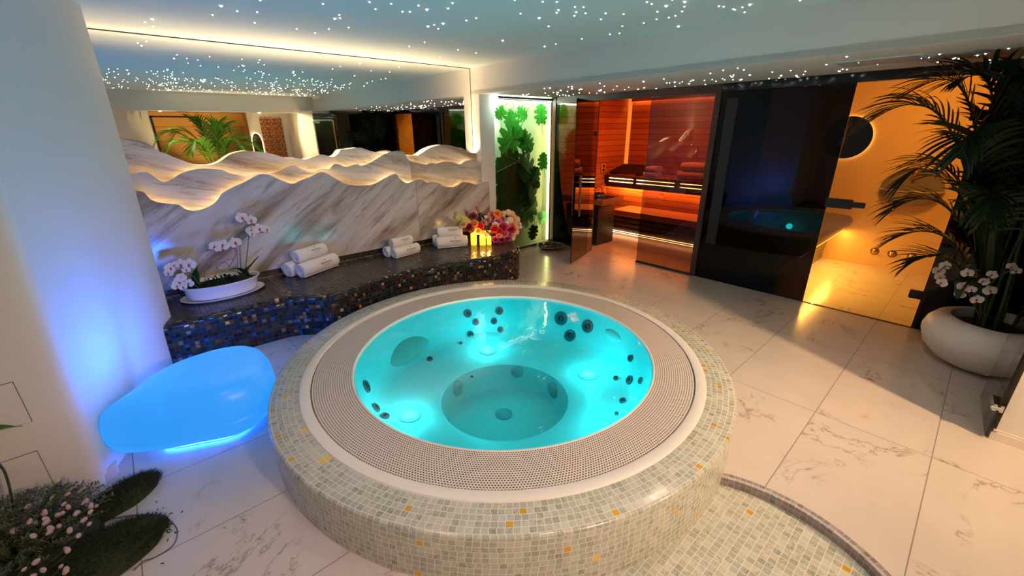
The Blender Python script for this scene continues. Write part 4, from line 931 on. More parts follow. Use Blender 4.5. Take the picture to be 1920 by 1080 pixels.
# ================================================================== FLOWERS ON THE BENCH
def petal_ring(b, n, r, h, tilt, w_, z0, ph=0.0, curl=0.3):
    """n cupped petals of radius r leaning out by tilt"""
    for k in range(n):
        a = 2*PI*k/n+ph; d = Vector((cos(a), sin(a), 0)); s = Vector((-sin(a), cos(a), 0)); rows = []
        for i in range(4):
            t = i/3; rad = r*(0.25+0.75*sin(tilt)*t) + (curl*r*0.25*t**3); z = z0+h*cos(tilt)*t; ww = w_*(0.5+0.9*sin(PI*min(1, 0.15+t*0.75)))
            rows.append([d*(rad-0.25*r*abs(q)**2*0.4)+s*(q*ww)+Vector((0, 0, z-0.06*h*abs(q))) for q in (-1, -0.5, 0, 0.5, 1)])
        b.grid(rows)
def rose_mesh(name, mat):
    b = MB(); petal_ring(b, 3, 0.30, 0.75, 0.25, 0.28, 0.1, 0.2, 0.0); petal_ring(b, 4, 0.52, 0.78, 0.5, 0.36, 0.05, 0.9); petal_ring(b, 5, 0.78, 0.72, 0.8, 0.45, 0.0, 0.3, 0.6); petal_ring(b, 6, 1.0, 0.55, 1.15, 0.5, 0.0, 0.7, 0.8)
    b.ball((0, 0, 0.35), (0.22, 0.22, 0.42), 8, 6); return b.build(name, mat, None, ang=1.2, fix=False)
def fluff_mesh(name, mat, n=26):
    b = MB(); r_ = random.Random(n)
    for k in range(n):
        th = math.acos(1-1.5*(k+0.5)/n); a = k*2.39996; c = Vector((sin(th)*cos(a), sin(th)*sin(a), cos(th)))*0.72
        R = c.to_track_quat('Z', 'Y').to_matrix()
        for q in range(4):
            v = R @ Vector((0.16*cos(q*PI/2), 0.16*sin(q*PI/2), 0.02*r_.random())); b.ball(c+v, (0.15, 0.15, 0.07), 6, 4, rot=R)
    b.ball((0, 0, 0), 0.6, 10, 6); return b.build(name, mat, None, ang=1.2)
PC = dict(red=(0.62, 0.015, 0.02), crimson=(0.55, 0.02, 0.07), orange=(0.85, 0.28, 0.05), yellow=(0.85, 0.55, 0.08), pink=(0.75, 0.16, 0.26), magenta=(0.45, 0.04, 0.18), peach=(0.85, 0.45, 0.25), cream=(0.82, 0.66, 0.45), dusty=(0.50, 0.22, 0.22), salmon=(0.80, 0.28, 0.18), green=(0.58, 0.55, 0.16), white=(0.80, 0.76, 0.68), darkred=(0.28, 0.02, 0.03))
PM = {k: plain('petal_'+k, v, 0.6, vary=0.2, scale=40) for k, v in PC.items()}
BM = {}
def bloom(kind, colr, p, r, nrm_, parent, name):
    key = (kind, colr)
    if key not in BM:
        o = (rose_mesh if kind == 'r' else fluff_mesh)(name, PM[colr]); BM[key] = o; COL.objects.unlink(o)
    o = BM[key].copy(); o.name = name; COL.objects.link(o); o.parent = parent; o.matrix_parent_inverse = Matrix.Translation(-Vector(parent.location))
    o.location = p; o.scale = (r, r, r); o.rotation_mode = 'QUATERNION'; o.rotation_quaternion = Vector(nrm_).to_track_quat('Z', 'Y') @ Matrix.Rotation(random.uniform(0, 6), 3, 'Z').to_quaternion(); return o
BK = Vector((3.26, 4.00, ZB))
fa = thing('flower_arrangement', BK, 'lush arrangement of red, peach and yellow roses on the bench end', 'flower arrangement')
MB().lathe([(0.075, 0), (0.085, 0.01), (0.10, 0.10), (0.108, 0.16), (0.10, 0.16), (0.07, 0.02), (0.001, 0.02)], 32, BK, cap0=True).build('bucket', plain('dark_bucket', (0.015, 0.013, 0.012), 0.3), fa)
GREEN = leaf_mat('bouquet_leaf', (0.02, 0.06, 0.015), (0.05, 0.12, 0.03))
FL = [(889, 420, 7, 'orange'), (900, 425, 7, 'red'), (910, 426, 6.5, 'yellow'), (920.5, 420, 6.5, 'pink'), (942, 427, 9, 'crimson'), (957.6, 430, 8, 'crimson'), (927, 430, 7, 'red'), (913, 434.6, 6, 'red'), (925, 438, 7, 'red'), (929, 449, 6, 'magenta'), (936, 442, 5, 'peach'), (945.5, 439, 7, 'pink'), (951, 447.6, 7, 'magenta'), (929, 422.6, 5.5, 'cream'), (896, 434, 6, 'yellow'), (904, 436, 6, 'peach'), (884, 430, 6, 'orange'), (869, 421, 6, 'peach'), (879, 426, 6.5, 'darkred'), (907, 418, 5.5, 'dusty'), (933.5, 415, 6.5, 'pink'), (942, 411, 6.5, 'dusty'), (922, 404, 6.5, 'salmon'), (932.6, 401, 6.5, 'orange'), (939, 404, 6, 'peach'), (887, 406, 6.5, 'darkred'), (918, 444, 6.5, 'red'), (940, 451, 6.5, 'darkred'), (908, 440, 6.5, 'orange'), (935, 434, 7, 'red'), (916, 428, 6, 'crimson'), (900, 429, 6, 'red'), (950, 422, 7, 'pink'), (914, 413, 6, 'dusty'), (925, 411, 6, 'salmon'), (933, 456, 6, 'magenta')]
FF = [(944.6, 400, 5.5, 'cream'), (953, 398.5, 6.5, 'cream'), (960, 401, 6, 'peach'), (963, 407, 6.5, 'peach'), (969, 412, 7, 'cream'), (955.7, 413, 7.5, 'cream'), (965, 419, 7.5, 'peach'), (949, 418, 7, 'white'), (968, 427, 7, 'peach'), (968.6, 435, 6, 'cream'), (963, 441, 6, 'peach'), (962, 447, 5, 'cream'), (975, 420, 3.5, 'white'), (976, 426, 3.5, 'white'), (911, 407, 4, 'cream'), (861, 405, 6, 'green'), (858, 410, 5.5, 'green'), (867, 409, 6.5, 'green'), (872, 412, 6.5, 'green'), (877, 415, 6, 'green'), (870, 416, 5.5, 'green')]
def fpos(x, y):
    Yd_ = 4.12 - 0.0032*(y-395)*1.0 - (0.10 if 925 < x < 962 else 0.0); return ony(x, y, max(3.86, Yd_))
viewd = lambda p: (Vector((0, 0, CAMH))-p).normalized()
for x, y, r, c in FL: 
    p = fpos(x, y); bloom('r', c, p, r*1.12*p.length/788, viewd(p)+Vector((0, 0, 0.5))+Vector(((x-925)*0.008, 0, 0)), fa, 'rose')
for x, y, r, c in FF:
    p = fpos(x, y); bloom('f', c, p, r*1.15*p.length/788, viewd(p)+Vector((0, 0, 0.4)), fa, 'hydrangea' if c == 'green' else 'carnation')
b = MB(); rs = random.Random(2)
for x, y, r, c in FL+FF: 
    p = fpos(x, y); b.tube(bez([BK+Vector((0, 0, 0.14)), (BK+p)/2+Vector((0, 0.05, 0.10)), p+Vector((0.0, 0.03, -0.015))], 6), 0.003, 5)
    for k in range(2):
        d = Vector((rs.uniform(-1, 1), rs.uniform(-.2, 1), rs.uniform(-.6, .6))).normalized()*0.06; s = d.cross(Vector((0, 0.3, 1))).normalized()*0.018; q = p+Vector((0, 0.03, -0.02)); b.quad(q, q+d*0.5+s, q+d, q+d*0.5-s)
b.build('foliage', GREEN, fa, ang=0.4, fix=False)
MB().ball(BK+Vector((0.0, 0.05, 0.15)), (0.20, 0.10, 0.07), 16, 10).build('moss_filling', plain('dark_filling', (0.02, 0.025, 0.012), 0.9), fa)
BOT = plain('dark_bottle', (0.012, 0.010, 0.010), 0.12); FOIL = plain('copper_foil', (0.55, 0.16, 0.10), 0.3, 0.7)
for (x0, y0), (x1, y1), lab in (((911, 428), (892.5, 386.5), 'taller foil-necked champagne bottle leaning among the roses'), ((893, 425), (873.5, 394.5), 'champagne bottle leaning left beside the greenish flowers')):
    p0, p1 = ony(x0, y0, 4.10), ony(x1, y1, 4.14); ax = (p1-p0); Lb = ax.length; R = ax.to_track_quat('Z', 'Y').to_matrix()
    base = p0-ax.normalized()*0.10
    t = thing('champagne_bottle', base, lab, 'bottle', 'champagne bottles in the flowers')
    def bl_(prof, mat, nm):
        q = MB().lathe(prof, 24); q.v = [tuple(R @ Vector(v)+base) for v in q.v]; return q.build(nm, mat, t)
    H_ = Lb+0.10; bl_([(0.001, 0), (0.038, 0.002), (0.04, 0.01), (0.04, H_*0.52), (0.036, H_*0.60), (0.020, H_*0.70), (0.0155, H_*0.80)], BOT, 'glass_body')
    bl_([(0.0165, H_*0.72), (0.016, H_*0.85), (0.0155, H_*0.92), (0.020, H_*0.93), (0.020, H_*0.955), (0.017, H_*0.96), (0.018, H_*0.99), (0.012, H_), (0.001, H_)], FOIL, 'foil_neck')
    bl_([(0.0405, H_*0.28), (0.0405, H_*0.46)], plain('bottle_label', (0.5, 0.42, 0.33), 0.6), 'paper_label')

# ================================================================== ORCHID PLANTER
OC = Vector((0.43, 4.185, ZB))
t = thing('saucer', OC, 'long oval white saucer under the orchid planter', 'saucer')
CER = plain('white_glaze', (0.74, 0.72, 0.72), 0.18, vary=0.03)
MB().lathe([(0.26, 0.0), (0.29, 0.004), (0.31, 0.018), (0.306, 0.021), (0.285, 0.009), (0.001, 0.008)], 64, OC, sy=0.66, cap0=True).build('dish', CER, t)
op = thing('potted_orchid', OC+Vector((0, 0, 0.009)), 'long oval white planter with white orchids on the left of the bench', 'potted orchid')
MB().lathe([(0.235, 0.010), (0.245, 0.014), (0.262, 0.06), (0.275, 0.105), (0.290, 0.118), (0.292, 0.128), (0.278, 0.128), (0.268, 0.115), (0.262, 0.10)], 64, OC, sy=0.62, cap0=True).build('pot', CER, op)
MB().lathe([(0.264, 0.10), (0.15, 0.112), (0.001, 0.118)], 48, OC, sy=0.62).build('soil', plain('dark_soil', (0.012, 0.012, 0.009), 0.95, vary=0.4, scale=40, bump=0.6), op)
ORW = leaf_mat('orchid_petal', (0.78, 0.70, 0.66), (0.84, 0.78, 0.72)); ORC = plain('orchid_lip', (0.38, 0.03, 0.09), 0.5); OST = plain('orchid_stem', (0.10, 0.07, 0.02), 0.6); ORL = leaf_mat('orchid_leaf', (0.008, 0.045, 0.018), (0.012, 0.065, 0.025), 0.25)
def orchid_mesh():
    b = MB()
    for a, l, w_ in ((PI/2, 1.0, 0.42), (PI/2+2.2, 0.95, 0.40), (PI/2-2.2, 0.95, 0.40), (0.15, 1.0, 0.62), (PI-0.15, 1.0, 0.62)):
        d = Vector((cos(a), sin(a), 0)); s = Vector((-sin(a), cos(a), 0)); rows = []
        for i in range(6):
            tt = i/5; rows.append([d*(l*tt)+s*(q*w_*sin(PI*(0.08+0.84*tt))**0.7)+Vector((0, 0, 0.12*sin(tt*2.6)-0.10*q*q)) for q in (-1, -0.5, 0, 0.5, 1)])
        b.grid(rows)
    o = b.build('flower', ORW, None, ang=1.5, fix=False)
    c = MB(); c.ball((0, -0.10, 0.20), (0.16, 0.20, 0.16), 8, 6); c.ball((0, -0.34, 0.16), (0.20, 0.12, 0.06), 8, 5)
    return o, c.build('lip', ORC, None)
OM, OLIP = orchid_mesh(); COL.objects.unlink(OM); COL.objects.unlink(OLIP)
def orchid(p, r, facing, parent):
    o = OM.copy(); COL.objects.link(o); o.name = 'flower'; o.parent = parent; o.matrix_parent_inverse = Matrix.Translation(-Vector(parent.location)); o.location = p; o.scale = (r, r, r)
    o.rotation_mode = 'QUATERNION'; o.rotation_quaternion = Vector(facing).to_track_quat('Z', 'Y') @ Matrix.Rotation(random.uniform(-0.5, 0.5), 3, 'Z').to_quaternion()
    l = OLIP.copy(); COL.objects.link(l); l.name = 'lip'; l.parent = o
def leaf_blade(b, p0, p1, p2, w_, n=8):
    c = bez([p0, p1, p2], n); 
    rows = []
    for i, p in enumerate(c):
        tg = (c[min(i+1, n)]-c[max(i-1, 0)]).normalized(); s = tg.cross(Vector((0.1, 0.2, 1))).normalized(); u = s.cross(tg)
        k = w_*sin(PI*(0.06+0.90*i/n))**0.75; rows.append([p+s*q*k+u*abs(q)*k*0.22 for q in (-1, -0.5, 0, 0.5, 1)])
    b.grid(rows)
def stem(pxs, parent, Yp_, r=0.0035, nm='stem', mat=OST):
    P_ = catmull([ony(x, y, Yp_) if not isinstance(x, Vector) else x for x, y in pxs], 5); MB().tube(P_, r, 6).build(nm, mat, parent)
for x, y, r, Yo in [(453, 408, 7.5, 4.2), (471, 413, 7, 4.2), (472, 432, 7.5, 4.2), (486, 429, 7.5, 4.2), (500, 430, 6.5, 4.2), (473, 438, 5, 4.18), (403, 462, 7.5, 4.2), (418, 459.5, 8, 4.2), (441, 455, 8, 4.2), (409, 467, 4.5, 4.19),
                    (319, 503, 7, 4.12), (339, 496, 7.5, 4.15), (354.5, 495.5, 8, 4.15), (349, 506, 5, 4.12), (335, 529, 7, 4.08), (331, 537, 6, 4.06), (340, 520, 6, 4.1), (316, 512, 5.5, 4.1), (354, 531, 6, 4.07), (343, 538, 5, 4.06), (327, 497, 5, 4.13)]:
    p = ony(x, y, Yo); orchid(p, r*1.15*p.length/788, viewd(p)+Vector((random.uniform(-.5, .5), random.uniform(-.3, .3), random.uniform(-.1, .4))), op)
stem([(460, 508), (464, 470), (467, 440), (471, 425), (458, 414)], op, 4.21); stem([(452, 508), (450, 470), (452, 453), (465, 441), (485, 436), (503, 436)], op, 4.21); stem([(445, 508), (445, 480), (440, 466), (425, 463), (403, 467), (386, 470)], op, 4.21, 0.0028)
stem([(375, 535), (352, 508), (335, 502), (318, 506)], op, 4.13); stem([(372, 540), (352, 528), (335, 530)], op, 4.08)
TW = plain('copper_twig', (0.28, 0.09, 0.035), 0.6)
for pts in ([(360, 507), (385, 513), (410, 511), (432, 503), (420, 492), (405, 497), (412, 506), (430, 500), (446, 470)], [(404, 505), (415, 495), (428, 487), (440, 484), (445, 465)]): stem(pts, op, 4.19, 0.0025, 'twig', TW)
for (x0, y0), (x1, y1), (x2, y2), w_ in [((458, 514), (466, 505), (486, 480), 0.058), ((458, 512), (445, 498), (430, 507), 0.038), ((372, 540), (360, 510), (377, 493), 0.03), ((370, 543), (350, 530), (338, 548), 0.04), ((378, 540), (400, 520), (415, 525), 0.035), ((370, 540), (345, 540), (352, 552), 0.03), ((450, 512), (462, 520), (470, 512), 0.03)]:
    b = MB(); leaf_blade(b, ony(x0, y0, 4.17), ony(x1, y1, 4.13), ony(x2, y2, 4.15), w_); b.build('leaf', ORL, op, ang=1.5, fix=False)

b = MB(); rs = random.Random(8)
for k in range(46):
    a = rs.uniform(0, 2*PI); r0 = math.sqrt(rs.random()); p0 = OC+Vector((0.23*r0*cos(a), 0.125*r0*sin(a), 0.11)); d = Vector((rs.uniform(-1, 1), rs.uniform(-1, 1), rs.uniform(0.3, 1.3))).normalized()*rs.uniform(0.03, 0.075)
    leaf_blade(b, p0, p0+d*0.6+Vector((0, 0, 0.01)), p0+d, rs.uniform(0.006, 0.016), 5)
b.build('undergrowth', ORL, op, ang=1.5, fix=False)
# ================================================================== PALMS
PALM = leaf_mat('palm_leaf', (0.006, 0.022, 0.006), (0.012, 0.038, 0.010), 0.4); PSTEM = plain('palm_stem', (0.03, 0.06, 0.02), 0.5)
def frond(base, c1, c2, tip, n, ll, droop, parent, mat, seed=0, w0=0.013, start=0.34):
    r_ = random.Random(seed); c = bez([base, c1, c2, tip], 40); b = MB()
    b.tube(c, [0.009*(1-0.8*i/40)+0.001 for i in range(41)], 6)
    for k in range(n):
        t = start+(1-start)*(k+0.5)/n; i = t*40; i0 = min(int(i), 39); p = c[i0].lerp(c[i0+1], i-i0); tg = (c[i0+1]-c[i0]).normalized()
        up = Vector((0, 0, 1)); s = tg.cross(up)
        if s.length < 0.05: s = Vector((1, 0, 0))
        s.normalize(); nn = s.cross(tg).normalized()
        L = ll*(0.35+0.65*sin(PI*(0.12+0.80*(k+0.5)/n)))*r_.uniform(0.85, 1.1)
        for sd in (-1, 1):
            d = (tg*(0.55+0.6*t)+s*sd*(1.05-0.5*t)+nn*0.22+Vector((r_.uniform(-.1, .1), r_.uniform(-.1, .1), r_.uniform(-.1, .1)))).normalized()
            q, rows, m = p.copy(), [], 6
            for j in range(m+1):
                ww = w0*(sin(PI*(0.15+0.83*j/m))**0.8)*(L/ll)**0.3; ws = d.cross(nn).normalized()
                rows.append([q-ws*ww, q+nn*ww*-0.3, q+ws*ww]); q = q+d*(L/m); d = (d+Vector((0, 0, -droop/m))).normalized()
            b.grid(rows)
    return b.build('frond', mat, parent, ang=1.2, fix=False)
PP = Vector((4.36, -0.30, 0))
pp = thing('potted_palm', PP, 'tall dark palm in a squat white planter right of the steam room door', 'potted palm')
MB().lathe([(0.20, 0.0), (0.26, 0.03), (0.335, 0.11), (0.362, 0.19), (0.365, 0.225), (0.35, 0.28), (0.31, 0.33), (0.262, 0.352), (0.235, 0.348), (0.22, 0.32), (0.215, 0.28)], 64, PP, cap0=True).build('planter', plain('white_planter', (0.72, 0.68, 0.64), 0.4, vary=0.04), pp)
MB().lathe([(0.218, 0.285), (0.1, 0.30), (0.001, 0.305)], 40, PP).build('soil', plain('brown_soil', (0.05, 0.022, 0.012), 0.95, vary=0.5, scale=40, bump=0.8), pp)
def PXp(x, y, X): return onx(x, y, X)
B0 = PP+Vector((0, 0.05, 0.30)); rs = random.Random(12)
for i, (a1, a2, tp, n, ll, dr) in enumerate([
    ((1830, 210, 4.3), (1760, 130, 4.2), (1622, 235, 4.1), 26, 0.40, 0.9),
    ((1840, 330, 4.3), (1770, 250, 4.2), (1690, 345, 4.15), 22, 0.34, 0.9),
    ((1835, 400, 4.3), (1760, 330, 4.15), (1672, 395, 4.1), 22, 0.32, 0.7),
    ((1835, 470, 4.3), (1770, 395, 4.2), (1668, 452, 4.15), 20, 0.30, 0.7),
    ((1830, 520, 4.25), (1780, 440, 4.1), (1700, 498, 4.05), 18, 0.26, 0.6),
    ((1850, 170, 4.35), (1820, 110, 4.3), (1722, 165, 4.3), 24, 0.36, 0.8),
    ((1870, 150, 4.4), (1880, 115, 4.35), (1800, 150, 4.2), 24, 0.36, 0.8),
    ((1900, 200, 4.4), (1930, 130, 4.3), (1960, 170, 4.1), 24, 0.36, 0.8),
    ((1890, 300, 4.4), (1940, 200, 4.3), (2010, 260, 4.0), 24, 0.36, 0.8),
    ((1880, 380, 4.4), (1930, 300, 4.4), (2010, 400, 4.2), 22, 0.34, 0.8),
    ((1850, 280, 4.2), (1840, 180, 3.95), (1800, 290, 3.8), 24, 0.34, 0.9),
    ((1870, 330, 4.5), (1860, 200, 4.6), (1850, 230, 4.65), 22, 0.30, 0.8),
    ((1860, 400, 4.2), (1860, 300, 3.95), (1850, 400, 3.8), 20, 0.30, 0.9),
    ((1845, 430, 4.3), (1800, 330, 4.3), (1752, 330, 4.25), 20, 0.30, 0.8)]):
    frond(B0+Vector((rs.uniform(-.06, .06), rs.uniform(-.06, .06), 0)), PXp(*a1), PXp(*a2), PXp(*tp), n, ll, dr, pp, PALM, seed=i)
for k in range(7):
    a = rs.uniform(0, 6.28); q = B0+Vector((0.07*cos(a), 0.07*sin(a), 0)); MB().tube(bez([q, q+Vector((0, 0.02, 0.5)), q+Vector((rs.uniform(-.1, .1), rs.uniform(-.02, .14), 0.95))], 10), [0.013-0.0007*i for i in range(11)], 7).build('stem', PSTEM, pp)
for (x0, y0, x1, y1, x2, y2) in [(1845, 585, 1815, 470, 1795, 560), (1850, 560, 1850, 300, 1810, 355), (1850, 560, 1890, 280, 1893, 345)]:
    b = MB(); leaf_blade(b, onx(x0, y0, 4.25), onx(x1, y1, 4.1), onx(x2, y2, 4.0), 0.05, 10); b.build('broad_leaf', PALM, pp, ang=1.5, fix=False)
wo = thing('white_orchid', PP+Vector((-0.08, 0.12, 0.29)), 'white orchid sprays growing in the squat white planter below the palm', 'orchid')
for x, y, r in [(1760, 508, 8), (1762, 519, 7), (1766, 530, 7.5), (1772, 498, 7), (1814, 512, 7.5), (1806, 538, 8), (1800, 552, 7), (1822, 543, 6), (1845, 528, 7), (1860, 515, 6.5), (1856, 545, 8), (1832, 562, 8), (1897, 500, 6), (1905, 508, 6)]:
    p = onx(x, y, 4.02+0.0006*abs(x-1820)); orchid(p, r*0.85*p.length/788, viewd(p)+Vector((random.uniform(-.6, .6), random.uniform(-.6, .6), random.uniform(-.2, .5))), wo)
for pts in ([(1835, 590, 4.2), (1810, 540, 4.1), (1780, 500, 4.03), (1760, 510, 4.03)], [(1840, 590, 4.2), (1835, 560, 4.08), (1805, 545, 4.03)], [(1845, 590, 4.2), (1860, 530, 4.08), (1900, 505, 4.05)]):
    MB().tube(catmull([onx(*q) for q in pts], 6), 0.004, 6).build('stem', PSTEM, wo)
# palm behind the camera, seen only in the mirror
RP = Vector((1.62, -1.72, 0))
PALM2 = leaf_mat('bright_palm_leaf', (0.05, 0.20, 0.02), (0.10, 0.34, 0.03), 0.4)
rp = thing('potted_palm', RP, 'floodlit palm reflected in the mirror, in front of a honey wood niche', 'potted palm')
MB().lathe([(0.16, 0), (0.22, 0.1), (0.25, 0.4), (0.23, 0.42), (0.2, 0.36)], 32, RP, cap0=True).build('planter', plain('dark_pot', (0.04, 0.035, 0.03), 0.5), rp)
MB().lathe([(0.21, 0.36), (0.001, 0.38)], 24, RP).build('soil', BLACKM, rp)
q0 = RP+Vector((0, 0, 0.36))
for i, (dx, dy, h, hh) in enumerate([(-0.85, 0.15, 1.25, 1.75), (-0.65, -0.1, 1.55, 1.9), (0.75, 0.1, 1.35, 1.8), (0.95, 0.0, 1.15, 1.65), (0.15, 0.2, 1.80, 1.85), (-0.2, -0.2, 1.9, 1.8), (0.4, -0.3, 1.75, 1.9), (-0.45, 0.35, 1.3, 1.7), (0.45, 0.4, 1.3, 1.75), (-0.95, -0.2, 1.45, 1.95)]):
    frond(q0, q0+Vector((dx*0.12, dy*0.12, hh*0.6-0.1)), RP+Vector((dx*0.6, dy*0.6, hh+0.12)), RP+Vector((dx, dy, h)), 26, 0.36, 0.8, rp, PALM2, seed=40+i, w0=0.015)
t = thing('plant_floodlight', (1.2, -1.35, 0), 'small black floodlight on the floor below the mirrored palm', 'floodlight')
MB().lathe([(0.05, 0), (0.05, 0.02), (0.01, 0.022), (0.01, 0.06)], 16, t.location, cap0=True).build('foot', BLACKM, t); MB().tube([(1.2, -1.35, 0.06), (1.24, -1.38, 0.14)], 0.04, 14).build('head', BLACKM, t)
light('plant_floodlight_lamp', 'SPOT', (1.26, -1.39, 0.18), 110, (1.0, 0.72, 0.28), 0.03, target=(1.75, -1.9, 1.7), spot=1.6)
# lattice panel, arched mirror (reflected only)
t = thing('lattice_panel', (2.93, -2.25, 1.0), 'carved copper-coloured lattice panel reflected in the mirror', 'wall panel')
LAT = plain('carved_wood', (0.50, 0.20, 0.06), 0.45, vary=0.2)
MB().span((2.70, -2.268, 0.3), (3.16, -2.255, 1.97)).build('backing', plain('carved_ground', (0.20, 0.07, 0.02), 0.6), t, smooth=False)
b = MB()
for i in range(3):
    for j in range(12):
        c = Vector((2.777+0.153*i, -2.252, 0.38+0.142*j)); 
        for k in range(4):
            a = PI/2*k+PI/4*(j % 2); d = Vector((cos(a), 0, sin(a))); s = Vector((-sin(a), 0, cos(a))); b.add([c+d*0.012-s*0.008, c+d*0.066-s*0.030, c+d*0.078, c+d*0.066+s*0.030, c+d*0.012+s*0.008]+[c+d*0.045+Vector((0, 0.028, 0))], [(0, 1, 5), (1, 2, 5), (2, 3, 5), (3, 4, 5), (4, 0, 5)])
b.build('carving', LAT, t, smooth=False, fix=False)
t = thing('arched_mirror', (2.56, -2.25, 0.6), 'arched mirror with a glowing edge beside the carved lattice panel', 'mirror')
arch = [(-0.10, 0.0), (0.10, 0.0), (0.10, 0.85)]+[(0.10*cos(a), 0.85+0.2*sin(a)) for a in [PI*k/14 for k in range(1, 14)]]+[(-0.10, 0.85)]
MB().prism([(x*1.06, z*1.01) for x, z in arch], lambda a, c, d: Vector((2.56+a, d, 0.6+c)), -2.265, -2.25).build('glowing_edge', glow('arch_led', (1.0, 0.7, 0.35, 1), 6), t, smooth=False)
MB().prism(arch, lambda a, c, d: Vector((2.56+a, d, 0.6+c)), -2.25, -2.24).build('mirror_face', plain('copper_mirror', (0.5, 0.22, 0.12), 0.1, 1.0), t, smooth=False)

# ================================================================== FLOWER BED AT THE LEFT WALL
MOSS = plain('dark_moss', (0.020, 0.030, 0.010), 0.95, vary=0.6, scale=30)
def moss(c, a, b_, h, ang, n, lab, mat=MOSS):
    r_ = random.Random(int(c.x*1000)); m = MB(); R = Matrix.Rotation(ang, 3, 'Z')
    m.lathe([(1, 0.0), (0.97, 0.25), (0.85, 0.6), (0.6, 0.86), (0.3, 0.98), (0.01, 1.0)], 40)
    m.v = [tuple(R @ Vector((x*a*(1+0.08*sin(5*math.atan2(y, x))), y*b_*(1+0.1*sin(4*math.atan2(y, x)+1)), z*h))+c) for x, y, z in m.v]
    for k in range(n):
        th = r_.uniform(0, 2*PI); rr = math.sqrt(r_.random()); x, y = rr*cos(th), rr*sin(th)
        z = h*math.sqrt(max(0, 1-rr*rr)); p = R @ Vector((x*a, y*b_, z*0.95))+c
        d = (R @ Vector((x*a*0.9, y*b_*0.9, 0.05))).normalized()+Vector((r_.uniform(-.7, .7), r_.uniform(-.7, .7), r_.uniform(0, .9))); d.normalize(); L = r_.uniform(0.012, 0.042); s = d.cross(Vector((r_.uniform(-1, 1), r_.uniform(-1, 1), 0.3))).normalized()*0.0016
        m.add([p-s, p+s, p+d*L], [(0, 1, 2)])
    o = m.build('moss_mound', mat, None, smooth=False, fix=False); tag(o, lab, 'moss', kind='stuff')
moss(Vector((-0.365, 2.40, 0)), 0.165, 0.075, 0.075, 0.50, 3200, 'dark green moss strip against the left wall corner')
moss(Vector((-0.43, 2.075, 0)), 0.215, 0.135, 0.075, 0.10, 5200, 'dark brown-green moss mound in front of the heather')
HEA = [plain('heather_leaf_a', (0.05, 0.065, 0.035), 0.7, vary=0.4, scale=50), plain('heather_leaf_b', (0.12, 0.125, 0.05), 0.7, vary=0.4, scale=50), plain('heather_leaf_c', (0.06, 0.11, 0.10), 0.7, vary=0.4, scale=50)]
BUD = plain('pink_bud', (0.46, 0.33, 0.34), 0.8, vary=0.2, scale=60); HST = plain('heather_stem', (0.10, 0.10, 0.04), 0.7)
hb_ = Vector((-0.68, 2.28, 0))
he = thing('heather_plant', hb_, 'bushy grey-green heather with pale pink buds at the left wall', 'flowering plant')
MB().lathe([(0.25, 0.0), (0.24, 0.05), (0.15, 0.09), (0.001, 0.10)], 24, hb_, cap0=True).build('root_ball', MOSS, he)
rs = random.Random(21); fol = [MB(), MB(), MB()]; stm = MB(); tips = []
for k in range(340):
    a = rs.uniform(0, 2*PI); rr = 0.26*math.sqrt(rs.random()); L = 0.20+0.05*rs.random()
    b0 = hb_+Vector((rr*0.45*cos(a), rr*0.45*sin(a), 0.06)); tp = hb_+Vector((rr*1.25*cos(a), rr*1.0*sin(a), 0.05+L*(1-(rr/0.33)**2)*0.95))
    if tp.y > 2.55: tp.y = 2.55
    mid_ = (b0+tp)/2+Vector((0, 0, 0.05)); c = bez([b0, mid_, tp], 8); stm.tube(c, 0.0014, 4); tips.append(tp)
    f = fol[(k*7) % 3 if rs.random() < 0.8 else 1]
    for j in range(2, 9):
        for q in range(5):
            p = c[j]; d = Vector((rs.uniform(-1, 1), rs.uniform(-1, 1), rs.uniform(-.3, .9))).normalized()*rs.uniform(0.010, 0.020); s = d.cross(Vector((rs.uniform(-1, 1), 0.2, 1))).normalized()*0.003
            f.add([p, p+d*0.5+s, p+d, p+d*0.5-s], [(0, 1, 2, 3)])
stm.build('stems', HST, he)
for f, m_ in zip(fol, HEA): o = f.build('foliage', m_, he, smooth=False, fix=False); o['kind'] = 'stuff'
BUDP = MB().lathe([(0.001, 0), (0.008, 0.004), (0.0105, 0.012), (0.009, 0.021), (0.005, 0.027), (0.001, 0.028)], 8).build('flower_bud', BUD); COL.objects.unlink(BUDP)
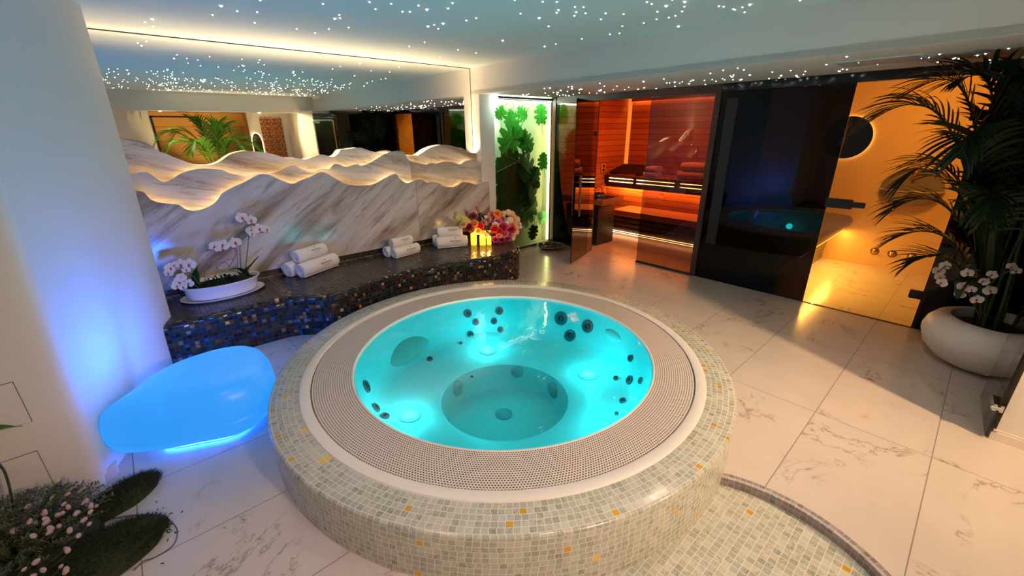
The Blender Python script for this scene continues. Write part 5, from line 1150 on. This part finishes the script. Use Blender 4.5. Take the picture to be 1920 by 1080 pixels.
for x, y in [(130, 955), (122, 960), (105, 966), (85, 965), (92, 975), (100, 995), (78, 985), (70, 983), (88, 965), (155, 947), (160, 944), (178, 951), (150, 980), (163, 987), (110, 986), (46, 955), (125, 1027), (128, 1037), (112, 1065), (85, 1072), (125, 1075), (118, 1078), (135, 905), (157, 918), (62, 930), (70, 1078), (96, 1000), (86, 1003), (150, 962), (140, 968), (115, 950), (170, 955), (132, 1000), (60, 1060), (40, 1072), (30, 1000), (20, 940), (55, 985), (98, 940), (120, 930), (145, 925), (160, 932), (165, 965), (68, 1007), (145, 1010)]:
    p = onz(x, y, 0.10+0.12*max(0, 1-((x-60)/170)**2-((y-960)/150)**2))
    o = BUDP.copy(); COL.objects.link(o); o.parent = he; o.matrix_parent_inverse = Matrix.Translation(-hb_); o.location = p; o.rotation_euler = (rs.uniform(-1.3, 1.3), rs.uniform(-0.3, 1.4), rs.uniform(0, 6)); k = rs.uniform(0.6, 0.95); o.scale = (k, k, k)
    MB().tube(bez([p, p+Vector((rs.uniform(-.03, .0), rs.uniform(-.02, .03), -0.02)), p+Vector((-0.06, 0.03, -0.05))], 5), 0.0012, 4).build('bud_stalk', HST, he)
t = thing('leafy_stalk', onz(30, 985, 0.02), 'single green leaf on a thin stalk at the left edge', 'leaf')
LG = leaf_mat('bright_leaf', (0.02, 0.14, 0.015), (0.04, 0.22, 0.02))
MB().tube(catmull([onz(30, 985, 0.02), ony(24, 945, 2.40), ony(14, 900, 2.40), ony(0, 872, 2.40), ony(-40, 840, 2.39)], 6), 0.0045, 7).build('stalk', PSTEM, t)
b = MB(); leaf_blade(b, ony(-75, 832, 2.38), ony(0, 800, 2.36), ony(39, 800, 2.40), 0.045, 10); b.build('blade', LG, t, ang=1.5, fix=False)
wr = catmull([onz(x, y, 0.003) for x, y in [(200, 975), (215, 972), (250, 966), (300, 966), (328, 985), (332, 1005), (322, 1025), (290, 1045), (270, 1052), (250, 1070)]], 6)
tag(MB().tube(wr, 0.0022, 6).build('wire', plain('thin_wire', (0.10, 0.09, 0.09), 0.5), None), 'thin dark wire loop lying on the floor beside the moss', 'wire')
rs = random.Random(4); b = MB()
for k in range(46):
    x, y = rs.gauss(290, 28), rs.gauss(985, 32); p = onz(x, y, 0.002)
    if (p-Vector((-0.43, 2.075, 0))).length < 0.2 or (p-Vector((-0.365, 2.40, 0))).length < 0.13: continue
    b.box(p, (rs.uniform(.004, .014), 0.003, 0.003), rs.uniform(0, 3.1))
tag(b.build('moss_crumbs', MOSS, None, smooth=False), 'scattered dark moss crumbs on the floor by the wire', 'debris', kind='stuff')
